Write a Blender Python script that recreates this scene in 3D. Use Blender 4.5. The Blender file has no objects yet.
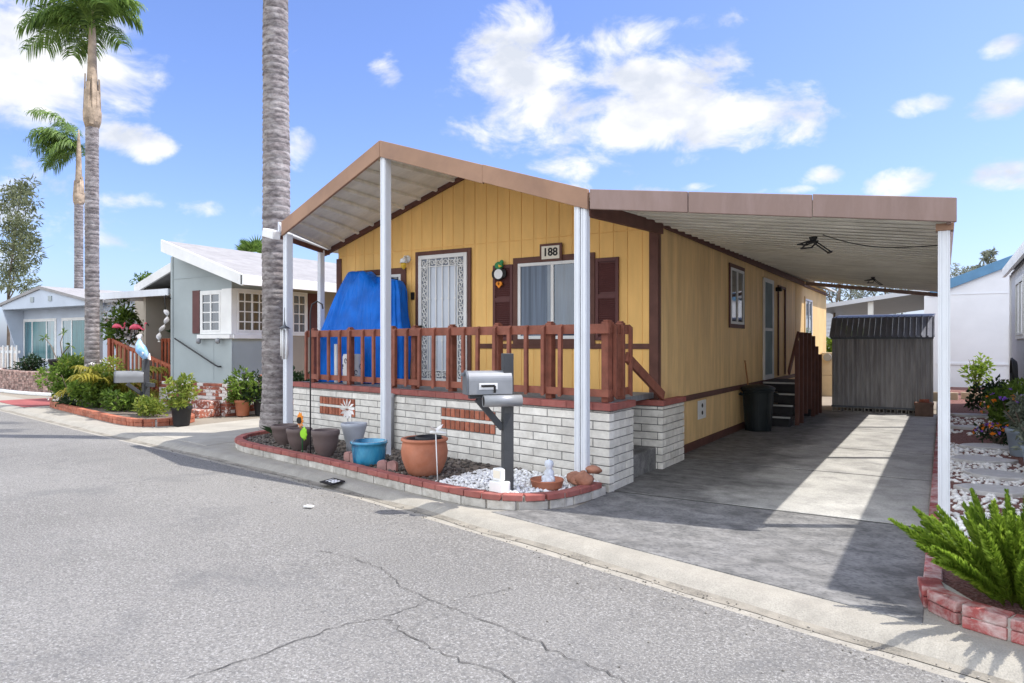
import bpy, bmesh, math, random
from mathutils import Vector, Matrix, noise
R = math.radians
scene = bpy.context.scene
COL = scene.collection
rng = random.Random(7)

# ------------------------------------------------------------------ materials
def lin(c):
    return tuple(((v/255.0)/12.92 if v/255.0 <= .04045 else ((v/255.0+.055)/1.055)**2.4) for v in c)

def nd(nt, typ, **kw):
    n = nt.nodes.new(typ)
    for k, v in kw.items():
        if k.startswith('i_'):
            key = k[2:].replace('_', ' ')
            n.inputs[key].default_value = v
        else:
            setattr(n, k, v)
    return n

def math_(nt, op, a, b=None, c=None):
    n = nt.nodes.new('ShaderNodeMath'); n.operation = op
    for i, v in enumerate((a, b, c)):
        if v is None: continue
        if isinstance(v, (int, float)): n.inputs[i].default_value = v
        else: nt.links.new(v, n.inputs[i])
    return n.outputs[0]

def mixc(nt, fac, a, b, blend='MIX'):
    n = nt.nodes.new('ShaderNodeMix'); n.data_type = 'RGBA'; n.blend_type = blend
    for s, v in ((0, fac), (6, a), (7, b)):
        if hasattr(v, 'links'): nt.links.new(v, n.inputs[s])
        elif s == 0: n.inputs[0].default_value = v
        else: n.inputs[s].default_value = (*v[:3], 1)
    return n.outputs[2]

def noise_fac(nt, vec, scale, detail=4, rough=.55, lo=.35, hi=.65, dist=0.0):
    n = nd(nt, 'ShaderNodeTexNoise'); n.inputs['Scale'].default_value = scale
    n.inputs['Detail'].default_value = detail; n.inputs['Roughness'].default_value = rough
    n.inputs['Distortion'].default_value = dist
    nt.links.new(vec, n.inputs['Vector'])
    m = nd(nt, 'ShaderNodeMapRange'); m.inputs[1].default_value = lo; m.inputs[2].default_value = hi
    nt.links.new(n.outputs[0], m.inputs[0])
    return m.outputs[0]

def mat(name, base, var=.12, scale=3.0, rough=.7, bump=.0, bscale=40., dirt=None, dirt_amt=.35, dirt_scale=1.2,
        spec=.3, metal=0., tint=0., coat=0., stretch=None, speck=None, speck_scale=200., speck_amt=.5):
    m = bpy.data.materials.new(name); m.use_nodes = True
    nt = m.node_tree; bs = nt.nodes['Principled BSDF']
    tc = nd(nt, 'ShaderNodeTexCoord'); vec = tc.outputs['Object']
    if stretch:
        mp = nd(nt, 'ShaderNodeMapping'); mp.inputs['Scale'].default_value = stretch
        nt.links.new(vec, mp.inputs['Vector']); vec = mp.outputs[0]
    f = noise_fac(nt, vec, scale, 6)
    c = mixc(nt, f, [v*(1-var) for v in base], [min(1, v*(1+var)) for v in base])
    if speck is not None:
        c = mixc(nt, math_(nt, 'MULTIPLY', noise_fac(nt, vec, speck_scale, 2, .6, .45, .62), speck_amt), c, speck)
    if dirt is not None:
        c = mixc(nt, math_(nt, 'MULTIPLY', noise_fac(nt, vec, dirt_scale, 8, .68, .45, .72, .4), dirt_amt), c, dirt)
    if tint:
        at = nd(nt, 'ShaderNodeAttribute'); at.attribute_name = 'tint'
        k = math_(nt, 'MULTIPLY_ADD', at.outputs['Fac'], 2*tint, 1-tint)
        vm = nd(nt, 'ShaderNodeVectorMath', operation='SCALE'); nt.links.new(c, vm.inputs[0]); nt.links.new(k, vm.inputs['Scale'])
        c = vm.outputs[0]
    nt.links.new(c, bs.inputs['Base Color'])
    bs.inputs['Roughness'].default_value = rough
    bs.inputs['Specular IOR Level'].default_value = spec
    bs.inputs['Metallic'].default_value = metal
    bs.inputs['Coat Weight'].default_value = coat
    if bump:
        n = nd(nt, 'ShaderNodeTexNoise'); n.inputs['Scale'].default_value = bscale; n.inputs['Detail'].default_value = 5
        nt.links.new(vec, n.inputs['Vector'])
        b = nd(nt, 'ShaderNodeBump'); b.inputs['Strength'].default_value = min(1, bump); b.inputs['Distance'].default_value = .01
        nt.links.new(n.outputs[0], b.inputs['Height']); nt.links.new(b.outputs[0], bs.inputs['Normal'])
    return m

def leaf_mat(name, dark, light, trans=.35, rough=.55):
    m = bpy.data.materials.new(name); m.use_nodes = True
    nt = m.node_tree; bs = nt.nodes['Principled BSDF']
    at = nd(nt, 'ShaderNodeAttribute'); at.attribute_name = 'tint'
    c = mixc(nt, at.outputs['Fac'], dark, light)
    nt.links.new(c, bs.inputs['Base Color']); bs.inputs['Roughness'].default_value = rough
    bs.inputs['Specular IOR Level'].default_value = .35
    tr = nd(nt, 'ShaderNodeBsdfTranslucent'); nt.links.new(c, tr.inputs[0])
    mx = nd(nt, 'ShaderNodeMixShader'); mx.inputs[0].default_value = trans
    nt.links.new(bs.outputs[0], mx.inputs[1]); nt.links.new(tr.outputs[0], mx.inputs[2])
    nt.links.new(mx.outputs[0], nt.nodes['Material Output'].inputs[0])
    return m

def pane_mat(name, base, var=.5, scale=1.5, stretch=(6, 6, .4)):
    """window glass over what hangs behind it: dark glossy pane"""
    return mat(name, base, var=var, scale=scale, rough=.04, spec=.9, coat=.6, stretch=stretch)

M = {}
M['yellow'] = mat('yellow siding paint', (.88, .54, .185), .05, 2.5, .75, .2, 60, dirt=(.68, .42, .15), dirt_amt=.4, dirt_scale=.9, tint=.035, stretch=(3, 3, .6))
M['yellow_side'] = mat('yellow siding paint weathered', (.83, .57, .265), .09, 3, .6, .25, 50, dirt=(.5, .32, .15), dirt_amt=.3, dirt_scale=1.0, tint=.05, stretch=(3, 3, .5))
M['cream'] = mat('cream siding paint', (.72, .50, .23), .06, 2, .8, .15, 50, dirt=(.5, .36, .2), dirt_amt=.2)
M['maroon'] = mat('dark brown trim paint', (.115, .048, .035), .15, 6, .6, .2, 60, dirt=(.2, .1, .08), dirt_amt=.2, stretch=(1, 1, 1))
M['shutter'] = mat('shutter plastic', (.11, .040, .037), .1, 5, .55)
M['rail'] = mat('red brown rail paint', (.24, .082, .052), .22, 7, .65, .25, 80, dirt=(.33, .14, .1), dirt_amt=.35, dirt_scale=5, tint=.12)
M['rail2'] = mat('orange red rail stain', (.33, .09, .045), .2, 7, .65, .2, 80, tint=.15)
M['fascia'] = mat('brown roof edge metal', (.33, .195, .125), .10, 2, .6, .0, 30, dirt=(.21, .125, .095), dirt_amt=.45, dirt_scale=2.2, stretch=(1, 1, 1))
M['fascia2'] = mat('faded mauve roof edge metal', (.27, .187, .158), .08, 2, .6, .0, 30, dirt=(.38, .28, .26), dirt_amt=.4, dirt_scale=6, stretch=(1, 1, .25))
M['soffit'] = mat('ribbed pan soffit', (.80, .78, .69), .08, 2, .6, .0, 30, dirt=(.52, .49, .40), dirt_amt=.5, dirt_scale=1.6, stretch=(1, 2.5, 1))
M['roofmetal'] = mat('white roof metal', (.62, .62, .6), .05, 1, .5, dirt=(.4, .4, .38), dirt_amt=.3)
M['postwhite'] = mat('white painted post', (.72, .75, .79), .06, 3, .45, dirt=(.45, .44, .42), dirt_amt=.3, dirt_scale=3, stretch=(1, 1, .3))
M['white'] = mat('white paint', (.78, .78, .76), .05, 3, .5, dirt=(.55, .53, .5), dirt_amt=.2)
M['block'] = mat('white painted block', (.74, .71, .65),   .10, 9, .8, .7, 45, dirt=(.44, .40, .34), dirt_amt=.5, dirt_scale=5, tint=.11)
M['blockdirty'] = mat('weathered pale block', (.50, .475, .43), .15, 9, .85, .7, 45, dirt=(.24, .21, .17), dirt_amt=.7, dirt_scale=6, tint=.15)
M['rubble'] = mat('mottled small brick', (.30, .185, .155), .3, 5, .9, .6, 60, dirt=(.52, .43, .38), dirt_amt=.6, dirt_scale=9, tint=.4)
M['mortar'] = mat('dark mortar', (.235, .23, .22), .2, 20, .9, .4, 80)
M['mortarlight'] = mat('pale mortar', (.45, .42, .38), .2, 20, .9, .4, 80)
M['cap'] = mat('red painted cap brick', (.30, .095, .08), .15, 9, .75, .3, 60, dirt=(.4, .2, .17), dirt_amt=.35, dirt_scale=4, tint=.12)
M['redbrick'] = mat('red brick', (.36, .115, .065), .2, 14, .8, .5, 70, dirt=(.5, .3, .22), dirt_amt=.3, dirt_scale=8, tint=.25)
M['usedbrick'] = mat('used brick mix', (.34, .13, .10), .3, 5, .85, .5, 60, dirt=(.75, .70, .68), dirt_amt=.95, dirt_scale=5.5, tint=.35)
M['redwhite'] = mat('red brick with worn white paint', (.30, .075, .07), .2, 9, .8, .5, 60, dirt=(.6, .55, .52), dirt_amt=.85, dirt_scale=7, tint=.2)
M['concrete'] = mat('pale concrete', (.385, .36, .31), .12, 2.2, .9, .35, 90, dirt=(.24, .225, .2), dirt_amt=.5, dirt_scale=.9, speck=(.25, .235, .21), speck_scale=120, speck_amt=.35)
M['gutterc'] = mat('gutter concrete', (.37, .345, .295), .14, 2.2, .9, .5, 110, dirt=(.20, .185, .16), dirt_amt=.65, dirt_scale=2.2, speck=(.2, .19, .165), speck_scale=90, speck_amt=.35)
M['driveold'] = mat('stained driveway concrete', (.165, .162, .158), .3, 3.0, .88, .7, 60, dirt=(.34, .33, .315), dirt_amt=.6, dirt_scale=5.5, speck=(.08, .08, .08), speck_scale=38, speck_amt=.65, stretch=(.85, 1.2, 1))
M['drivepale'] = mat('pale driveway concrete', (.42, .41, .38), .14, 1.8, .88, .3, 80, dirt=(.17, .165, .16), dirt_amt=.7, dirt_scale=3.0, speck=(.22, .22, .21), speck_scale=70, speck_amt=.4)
M['crackfill'] = mat('crack grit', (.085, .08, .075), .4, 30, .95, .5, 80)
M['joint'] = mat('dark joint filler', (.06, .058, .055), .2, 20, .9)
M['soil'] = mat('dry soil', (.13, .105, .085), .3, 6, .95, .8, 60, speck=(.24, .2, .17), speck_scale=50, speck_amt=.6)
M['dirtground'] = mat('dusty ground', (.27, .235, .19), .2, .5, .95, .5, 20, dirt=(.16, .14, .11), dirt_amt=.5, dirt_scale=.2)
M['bark'] = mat('red bark mulch', (.17, .065, .05), .4, 30, .9, .9, 90, speck=(.30, .2, .17), speck_scale=60, speck_amt=.6)
M['whitestone'] = mat('white pebble', (.80, .79, .77), .05, 6, .7, tint=.16)
M['palestone'] = mat('pale stepping stone', (.55, .54, .53), .1, 6, .85, .4, 50, dirt=(.35, .3, .28), dirt_amt=.4, dirt_scale=5)
M['gritstone'] = mat('loose grit', (.26, .24, .21), .2, 6, .85, tint=.6)
M['darkstone'] = mat('dark pebble', (.14, .12, .105), .2, 6, .8, tint=.5)
M['terra'] = mat('terracotta', (.42, .155, .085), .12, 5, .65, .2, 60, dirt=(.55, .33, .25), dirt_amt=.25, dirt_scale=4)
M['brownpot'] = mat('brown plastic pot', (.135, .10, .092), .12, 4, .6, .1, 60, dirt=(.25, .2, .19), dirt_amt=.3)
M['greypot'] = mat('pale grey pot', (.42, .44, .48), .08, 4, .6, dirt=(.3, .3, .32), dirt_amt=.3)
M['bluegreypot'] = mat('blue grey pot', (.27, .33, .40), .1, 4, .5)
M['blackpl'] = mat('black plastic', (.02, .02, .022), .2, 5, .5, .1, 40)
M['bin'] = mat('dark green black bin plastic', (.016, .022, .024), .15, 5, .45, .1, 60)
M['blueglaze'] = mat('blue drip glaze', (.012, .17, .33), .35, 5, .22, .2, 14, dirt=(.10, .42, .55), dirt_amt=.75, dirt_scale=5, spec=.6, coat=.5, stretch=(1, 1, .35))
M['blacksteel'] = mat('black steel', (.03, .03, .032), .15, 8, .5)
M['darkpost'] = mat('charcoal post paint', (.055, .058, .062), .15, 6, .6, .2, 60)
M['mailgrey'] = mat('galvanised grey steel', (.28, .29, .30), .08, 6, .42, metal=.25, dirt=(.26, .26, .26), dirt_amt=.3, dirt_scale=6)
M['mailmid'] = mat('mid grey steel', (.22, .225, .23), .08, 6, .45, metal=.2)
M['mailgrey_d'] = mat('dark grey steel', (.13, .14, .155), .08, 6, .45, metal=.2)
M['shed'] = mat('grey corrugated steel', (.37, .355, .35), .2, 3, .55, .0, 20, dirt=(.16, .15, .145), dirt_amt=.75, dirt_scale=2.2, stretch=(3, 3, .35), metal=.1)
M['shedroof'] = mat('dark grey ribbed roof', (.2, .21, .25), .12, 3, .5, dirt=(.3, .3, .3), dirt_amt=.3)
M['greywall'] = mat('sage grey stucco panel', (.36, .405, .41), .05, 1.5, .8, .15, 60, dirt=(.29, .33, .335), dirt_amt=.3, dirt_scale=.8)
M['bluewall'] = mat('pale blue stucco', (.50, .56, .64), .05, 1.5, .85, .15, 60, dirt=(.42, .47, .53), dirt_amt=.25)
M['tanwall'] = mat('tan wall', (.36, .32, .26), .05, 1.5, .85, .15, 60)
M['whitewall'] = mat('white wall', (.74, .76, .80), .03, 1.5, .8, .1, 60, dirt=(.62, .64, .68), dirt_amt=.25)
M['greynear'] = mat('pale grey wall', (.56, .58, .62), .03, 1.5, .8, .1, 60)
M['bluetrim'] = mat('blue trim paint', (.10, .23, .38), .08, 4, .5)
M['shingle'] = mat('pale shingle roof', (.31, .30, .295), .12, 3, .9, .5, 40, dirt=(.24, .23, .225), dirt_amt=.4, dirt_scale=1.5, stretch=(1, 1, 4))
M['tile'] = mat('brown grey roofing', (.30, .285, .27), .15, 3, .9, .5, 40)
M['pane'] = pane_mat('window glass sky', (.05, .085, .13))
M['panedark'] = pane_mat('window glass dark', (.035, .045, .055))
M['paneteal'] = pane_mat('window glass teal', (.055, .15, .17))
M['curtain'] = mat('pale curtain', (.17, .21, .27), .3, 2, .8, stretch=(9, 9, .2))
M['gutterplastic'] = mat('grey downpipe', (.26, .26, .26), .1, 4, .6)
M['tarp'] = mat('blue poly tarp', (.002, .13, .58), .18, 3, .5, .25, 120, spec=.2, dirt=(.003, .19, .72), dirt_amt=.5, dirt_scale=3)
_b = next(n for n in M['tarp'].node_tree.nodes if n.type == 'BUMP'); _b.inputs['Distance'].default_value = .05; _b.inputs['Strength'].default_value = .32
_t = M['tarp'].node_tree; _v = nd(_t, 'ShaderNodeTexVoronoi'); _v.feature = 'DISTANCE_TO_EDGE'; _v.inputs['Scale'].default_value = 3.2
_m = nd(_t, 'ShaderNodeMapping'); _m.inputs['Scale'].default_value = (2.2, 2.2, .35); _t.links.new(nd(_t, 'ShaderNodeTexCoord').outputs['Object'], _m.inputs['Vector'])
_n = nd(_t, 'ShaderNodeTexNoise'); _n.inputs['Scale'].default_value = 1.2; _t.links.new(_m.outputs[0], _n.inputs['Vector'])
_a = nd(_t, 'ShaderNodeVectorMath', operation='ADD'); _t.links.new(_m.outputs[0], _a.inputs[0]); _t.links.new(_n.outputs[1], _a.inputs[1]); _t.links.new(_a.outputs[0], _v.inputs['Vector'])
_t.links.new(math_(_t, 'MULTIPLY', math_(_t, 'MINIMUM', _v.outputs[0], .22), 2.5), _b.inputs['Height'])
M['deck'] = mat('grey deck boards', (.23, .235, .25), .15, 6, .8, stretch=(1, 8, 1))
M['trunk'] = mat('grey palm trunk', (.20, .175, .17), .4, 7, .95, .9, 30, dirt=(.50, .47, .45), dirt_amt=.85, dirt_scale=3.0, stretch=(1.6, 1.6, 3.5), tint=.25)
M['boot'] = mat('pale palm boots', (.36, .28, .20), .3, 6, .9, .6, 30, tint=.3)
M['wood'] = mat('tree bark', (.16, .125, .095), .3, 6, .95, .7, 30, stretch=(2, 2, .6))
M['stick'] = mat('wood handle', (.32, .14, .05), .15, 9, .6)
M['pinkflower'] = mat('pink plastic', (.75, .10, .16), .15, 8, .45)
M['orangefl'] = mat('orange petals', (.80, .26, .02), .15, 8, .6)
M['purplefl'] = mat('purple petals', (.26, .12, .55), .15, 8, .6)
M['whitefl'] = mat('white petals', (.80, .77, .74), .08, 8, .6)
M['yellowp'] = mat('yellow petals', (.80, .48, .03), .1, 8, .5)
M['lime'] = mat('lime plastic', (.30, .62, .03), .1, 8, .4)
M['green'] = mat('green enamel', (.02, .20, .06), .15, 8, .4)
M['greenpot'] = mat('teal green pot', (.01, .12, .10), .15, 8, .4)
M['plaque'] = mat('cream plaque', (.78, .72, .60), .04, 8, .6)
M['ink'] = mat('black ink', (.015, .013, .012), .1, 8, .6)
M['amber'] = mat('amber glass', (.72, .46, .05), .1, 8, .2)
M['brass'] = mat('brass', (.55, .38, .12), .1, 8, .35, metal=.8)
M['rock'] = mat('reddish rock', (.36, .17, .11), .25, 7, .85, .6, 30, tint=.25)
M['pinkstone'] = mat('pink scalloped edging', (.36, .2, .18), .2, 7, .85, .5, 40)
M['treadgrey'] = mat('black tread', (.035, .035, .037), .2, 7, .8, .3, 60)
M['whiteedge'] = mat('pale tread edge', (.5, .5, .48), .1, 7, .7)
M['redpath'] = mat('red painted path', (.30, .085, .08), .15, 3, .85, .3, 60)
M['utility'] = mat('beige utility box', (.52, .43, .29), .06, 4, .6)
M['crown'] = leaf_mat('palm frond green', (.05, .11, .02), (.26, .38, .08), .4)
M['frondyel'] = leaf_mat('yellow palm frond', (.16, .16, .02), (.42, .36, .05), .35)
M['leafmid'] = leaf_mat('mid green leaves', (.05, .10, .015), (.22, .33, .05), .4)
M['leafyel'] = leaf_mat('yellow green leaves', (.11, .17, .02), (.42, .46, .09), .4)
M['leafdark'] = leaf_mat('dark green leaves', (.010, .028, .012), (.045, .085, .03), .25)
M['leafgrey'] = leaf_mat('grey green leaves', (.10, .12, .09), (.30, .33, .25), .25)
M['eucapale'] = leaf_mat('pale hazy leaves', (.16, .18, .13), (.34, .36, .27), .35)
M['euca'] = leaf_mat('olive tree leaves', (.09, .115, .05), (.26, .28, .15), .35)
M['foxtail'] = leaf_mat('bright fern needles', (.10, .20, .015), (.44, .58, .08), .5)
M['limeleaf'] = leaf_mat('lime leaves', (.10, .2, .015), (.36, .46, .06), .45)

# used brick: each brick is either bare red or whitewashed (by its own tint), with worn patches
m = M['usedbrick']; nt = m.node_tree; bs = nt.nodes['Principled BSDF']
at = nd(nt, 'ShaderNodeAttribute'); at.attribute_name = 'tint'
tcv = nd(nt, 'ShaderNodeTexCoord').outputs['Object']
f = math_(nt, 'ADD', at.outputs['Fac'], math_(nt, 'MULTIPLY', math_(nt, 'SUBTRACT', noise_fac(nt, tcv, 14, 5, .7, .3, .7), .5), .5))
mr_ = nd(nt, 'ShaderNodeMapRange'); mr_.inputs[1].default_value = .5; mr_.inputs[2].default_value = .62; nt.links.new(f, mr_.inputs[0])
red = mixc(nt, noise_fac(nt, tcv, 5), (.20, .065, .045), (.38, .13, .085))
nt.links.new(mixc(nt, mr_.outputs[0], red, (.66, .62, .59)), bs.inputs['Base Color'])
# rear slabs: darker, blotchy half along the house, with a noisy edge
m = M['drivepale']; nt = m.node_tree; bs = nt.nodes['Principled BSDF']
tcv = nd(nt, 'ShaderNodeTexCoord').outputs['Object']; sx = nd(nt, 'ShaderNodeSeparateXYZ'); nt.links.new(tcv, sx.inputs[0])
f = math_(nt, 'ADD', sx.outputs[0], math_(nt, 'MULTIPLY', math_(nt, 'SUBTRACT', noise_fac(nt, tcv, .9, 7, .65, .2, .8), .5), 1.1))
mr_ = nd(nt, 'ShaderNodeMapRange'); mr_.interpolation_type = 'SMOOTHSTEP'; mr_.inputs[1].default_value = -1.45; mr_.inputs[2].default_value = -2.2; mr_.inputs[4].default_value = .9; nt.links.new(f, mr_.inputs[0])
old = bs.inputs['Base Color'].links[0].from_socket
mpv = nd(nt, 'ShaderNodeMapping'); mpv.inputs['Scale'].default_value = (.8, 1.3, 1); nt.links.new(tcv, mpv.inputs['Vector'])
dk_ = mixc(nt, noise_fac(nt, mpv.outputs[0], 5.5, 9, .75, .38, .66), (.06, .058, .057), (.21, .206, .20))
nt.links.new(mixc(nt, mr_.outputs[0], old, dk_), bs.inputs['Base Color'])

# ------------------------------------------------------------------ mesh builder
class MB:
    def __init__(self, xf=None):
        self.bm = bmesh.new(); self.lay = self.bm.faces.layers.float.new('tint')
        self.xf = xf or Matrix(); self.t = .5; self.smoothfaces = False
    def v(self, p): return self.bm.verts.new(self.xf @ Vector(p))
    def f(self, vs, smooth=None):
        try: fc = self.bm.faces.new(vs)
        except ValueError: return None
        fc[self.lay] = self.t; fc.smooth = self.smoothfaces if smooth is None else smooth
        return fc
    def poly(self, pts, smooth=None): return self.f([self.v(p) for p in pts], smooth)
    def box(self, x0, x1, y0, y1, z0, z1, m=None):
        m = m or Matrix()
        vs = [self.v(m @ Vector(p)) for p in ((x0,y0,z0),(x1,y0,z0),(x1,y1,z0),(x0,y1,z0),(x0,y0,z1),(x1,y0,z1),(x1,y1,z1),(x0,y1,z1))]
        for q in ((0,3,2,1),(4,5,6,7),(0,1,5,4),(1,2,6,5),(2,3,7,6),(3,0,4,7)): self.f([vs[i] for i in q])
    def bar(self, a, b, w, h, up=(0,0,1)):
        a, b = Vector(a), Vector(b); d = b-a; L = d.length; d.normalize()
        u = Vector(up)
        s = d.cross(u)
        if s.length < 1e-4: s = d.cross(Vector((0,1,0)))
        s.normalize(); u = s.cross(d)
        vs = []
        for p in (a, b):
            for i, j in ((-1,-1),(1,-1),(1,1),(-1,1)): vs.append(self.v(p + s*(i*w/2) + u*(j*h/2)))
        for q in ((3,2,1,0),(4,5,6,7),(0,1,5,4),(1,2,6,5),(2,3,7,6),(3,0,4,7)): self.f([vs[i] for i in q])
    def tube(self, pts, rad, seg=8, cap=True, smooth=True):
        pts = [Vector(p) for p in pts]
        if not hasattr(rad, '__len__'): rad = [rad]*len(pts)
        rings = []; prev = None
        for i, p in enumerate(pts):
            d = (pts[min(i+1, len(pts)-1)] - pts[max(i-1, 0)]).normalized()
            if prev is None:
                s = d.cross(Vector((0,0,1)))
                if s.length < 1e-3: s = Vector((1,0,0))
            else: s = prev - d*prev.dot(d)
            s.normalize(); prev = s; t = d.cross(s)
            rings.append([self.v(p + (s*math.cos(2*math.pi*k/seg) + t*math.sin(2*math.pi*k/seg))*rad[i]) for k in range(seg)])
        for a, b in zip(rings, rings[1:]):
            for k in range(seg): self.f([a[k], a[(k+1)%seg], b[(k+1)%seg], b[k]], smooth)
        if cap:
            self.f(rings[0][::-1]); self.f(rings[-1])
        return rings
    def lathe(self, prof, c=(0,0,0), seg=28, smooth=True, wob=0.0, ex=1., ey=1.):
        c = Vector(c); rings = []
        for r, z in prof:
            rings.append([self.v(c + Vector((r*ex*math.cos(2*math.pi*k/seg)*(1+wob*math.sin(5*k)), r*ey*math.sin(2*math.pi*k/seg), z))) for k in range(seg)])
        for a, b in zip(rings, rings[1:]):
            for k in range(seg): self.f([a[k], a[(k+1)%seg], b[(k+1)%seg], b[k]], smooth)
        if prof[0][0] > 1e-4: self.f(rings[0][::-1])
        if prof[-1][0] > 1e-4: self.f(rings[-1])
    def prism(self, pts, d):
        """planar polygon (list of 3d points) pushed by vector d"""
        d = Vector(d); a = [self.v(p) for p in pts]; b = [self.v(Vector(p)+d) for p in pts]
        n = len(pts); self.f(a[::-1]); self.f(b)
        for i in range(n): self.f([a[i], a[(i+1)%n], b[(i+1)%n], b[i]])
    def blob(self, c, r, rnd, sub=1, rough=.25):
        """small irregular stone"""
        c = Vector(c); res = bmesh.ops.create_icosphere(self.bm, subdivisions=sub, radius=1.0)
        o = Vector((rnd.random()*50, rnd.random()*50, 0))
        rr = r if hasattr(r, '__len__') else (r, r, r)
        rot = Matrix.Rotation(rnd.random()*6.28, 3, 'Z')
        for v in res['verts']:
            k = 1 + rough*noise.noise(v.co*1.3+o)*1.6
            p = rot @ Vector((v.co.x*rr[0]*k, v.co.y*rr[1]*k, v.co.z*rr[2]*k))
            v.co = self.xf @ (c + p)
            for fc in v.link_faces: fc[self.lay] = self.t; fc.smooth = True
    def build(self, name, m, parent=None, bevel=0., segs=2, auto=False, recalc=True):
        if recalc: bmesh.ops.recalc_face_normals(self.bm, faces=self.bm.faces)
        off = wloc(parent) if parent else Vector()
        if off.length: bmesh.ops.translate(self.bm, vec=-off, verts=self.bm.verts)
        me = bpy.data.meshes.new(name); self.bm.to_mesh(me); self.bm.free()
        me.materials.append(m)
        o = bpy.data.objects.new(name, me); COL.objects.link(o)
        if parent: o.parent = parent
        if bevel:
            md = o.modifiers.new('Bevel', 'BEVEL'); md.width = bevel; md.segments = segs; md.limit_method = 'ANGLE'
            md.harden_normals = False
        return o

def wloc(o):
    v = Vector()
    while o: v += o.location; o = o.parent
    return v

def tag(o, label=None, cat=None, group=None, kind=None):
    if label: o['label'] = label
    if cat: o['category'] = cat
    if group: o['group'] = group
    if kind: o['kind'] = kind
    return o

def thing(name, loc, label, cat, group=None):
    o = bpy.data.objects.new(name, None); COL.objects.link(o); o.location = loc; o.empty_display_size = .2
    return tag(o, label, cat, group)

def struct(name, mb, m, **k):
    o = mb.build(name, m, **k); o['kind'] = 'structure'; return o

def copy_tree(o, parent=None, loc=None, rz=None, label=None):
    kids = [c for c in bpy.data.objects if c.parent == o]
    c = o.copy(); COL.objects.link(c)
    if parent: c.parent = parent
    if loc is not None: c.location = loc
    if rz is not None: c.rotation_euler.z = rz
    if label: c['label'] = label
    for k in kids: copy_tree(k, c)
    return c

def one(name, mb, m, label, cat, group=None, base=None, **k):
    """a thing that is a single mesh; its origin is put at its base"""
    if base is not None:
        bmesh.ops.translate(mb.bm, vec=-Vector(base), verts=mb.bm.verts)
    o = mb.build(name, m, **k)
    if base is not None: o.location = base
    return tag(o, label, cat, group)

def frame(ox, oy, deg, oz=0.):
    """local x runs to the right along the front, local y to the back"""
    return Matrix.Translation((ox, oy, oz)) @ Matrix.Rotation(R(deg), 4, 'Z')

def catmull(pts, n=8):
    P = [Vector(p) for p in pts]; out = []
    for i in range(len(P)-1):
        a, b, c, d = P[max(i-1,0)], P[i], P[i+1], P[min(i+2,len(P)-1)]
        for k in range(n):
            t = k/n
            out.append(.5*((2*b)+(c-a)*t+(2*a-5*b+4*c-d)*t*t+(3*b-a-3*c+d)*t**3))
    out.append(P[-1]); return out

def resample(pts, step):
    out = [pts[0].copy()]; acc = 0.
    for a, b in zip(pts, pts[1:]):
        L = (b-a).length; p = step-acc
        while p <= L:
            out.append(a.lerp(b, p/L)); p += step
        acc = L-(p-step)
    return out

def bricks(mb, x0, x1, z0, z1, bl, bh, gap, y0, y1, rnd, holes=(), jit=.003):
    """running bond courses in the local xz plane"""
    row = 0; z = z0
    while z < z1-.01:
        zt = min(z+bh, z1)-gap
        x = x0-(bl/2 if row % 2 else 0)
        while x < x1-.004:
            a, b = max(x, x0), min(x+bl-gap, x1)
            if x1-b < .03: b = x1
            segs = [(a, b)]
            for hx0, hx1, hz0, hz1 in holes:
                if zt > hz0+.01 and z < hz1-.01:
                    ns = []
                    for s0, s1 in segs:
                        if s1 <= hx0 or s0 >= hx1: ns.append((s0, s1))
                        else:
                            if s0 < hx0-.02: ns.append((s0, hx0-gap))
                            if s1 > hx1+.02: ns.append((hx1+gap, s1))
                    segs = ns
            for s0, s1 in segs:
                if s1-s0 > .015:
                    mb.t = rnd.random(); j = rnd.uniform(-jit, jit)
                    mb.box(s0, s1, y0+j, y1, z, zt)
            x += bl
        z += bh; row += 1

def border(mb, path, bl, h, w, z0, gap, rnd, off=0., jit=.004):
    pts = resample(path, bl)
    for a, b in zip(pts, pts[1:]):
        d = (b-a).normalized(); n = Vector((-d.y, d.x, 0))
        m = Matrix(((d.x, n.x, 0, a.x), (d.y, n.y, 0, a.y), (0, 0, 1, z0), (0, 0, 0, 1)))
        mb.t = rnd.random(); L = (b-a).length
        mb.box(gap/2, L-gap/2, off-w/2+rnd.uniform(-jit, jit), off+w/2, 0, h+rnd.uniform(-jit, jit)*.7, m)

def leaf(mb, p, d, up, L, W, rnd, fold=.25, curl=.2):
    d = d.normalized(); s = d.cross(up)
    if s.length < 1e-3: s = Vector((1, 0, 0))
    s.normalize(); u = s.cross(d)
    a = mb.v(p); b = mb.v(p+d*L*.5+s*W*.5+u*fold*W); c = mb.v(p+d*L-u*curl*L); e = mb.v(p+d*L*.5-s*W*.5+u*fold*W)
    mb.f([a, b, c]); mb.f([a, c, e])

def rdir(rnd):
    z = rnd.uniform(-1, 1); a = rnd.uniform(0, 6.2832); q = math.sqrt(1-z*z)
    return Vector((q*math.cos(a), q*math.sin(a), z))

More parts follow.
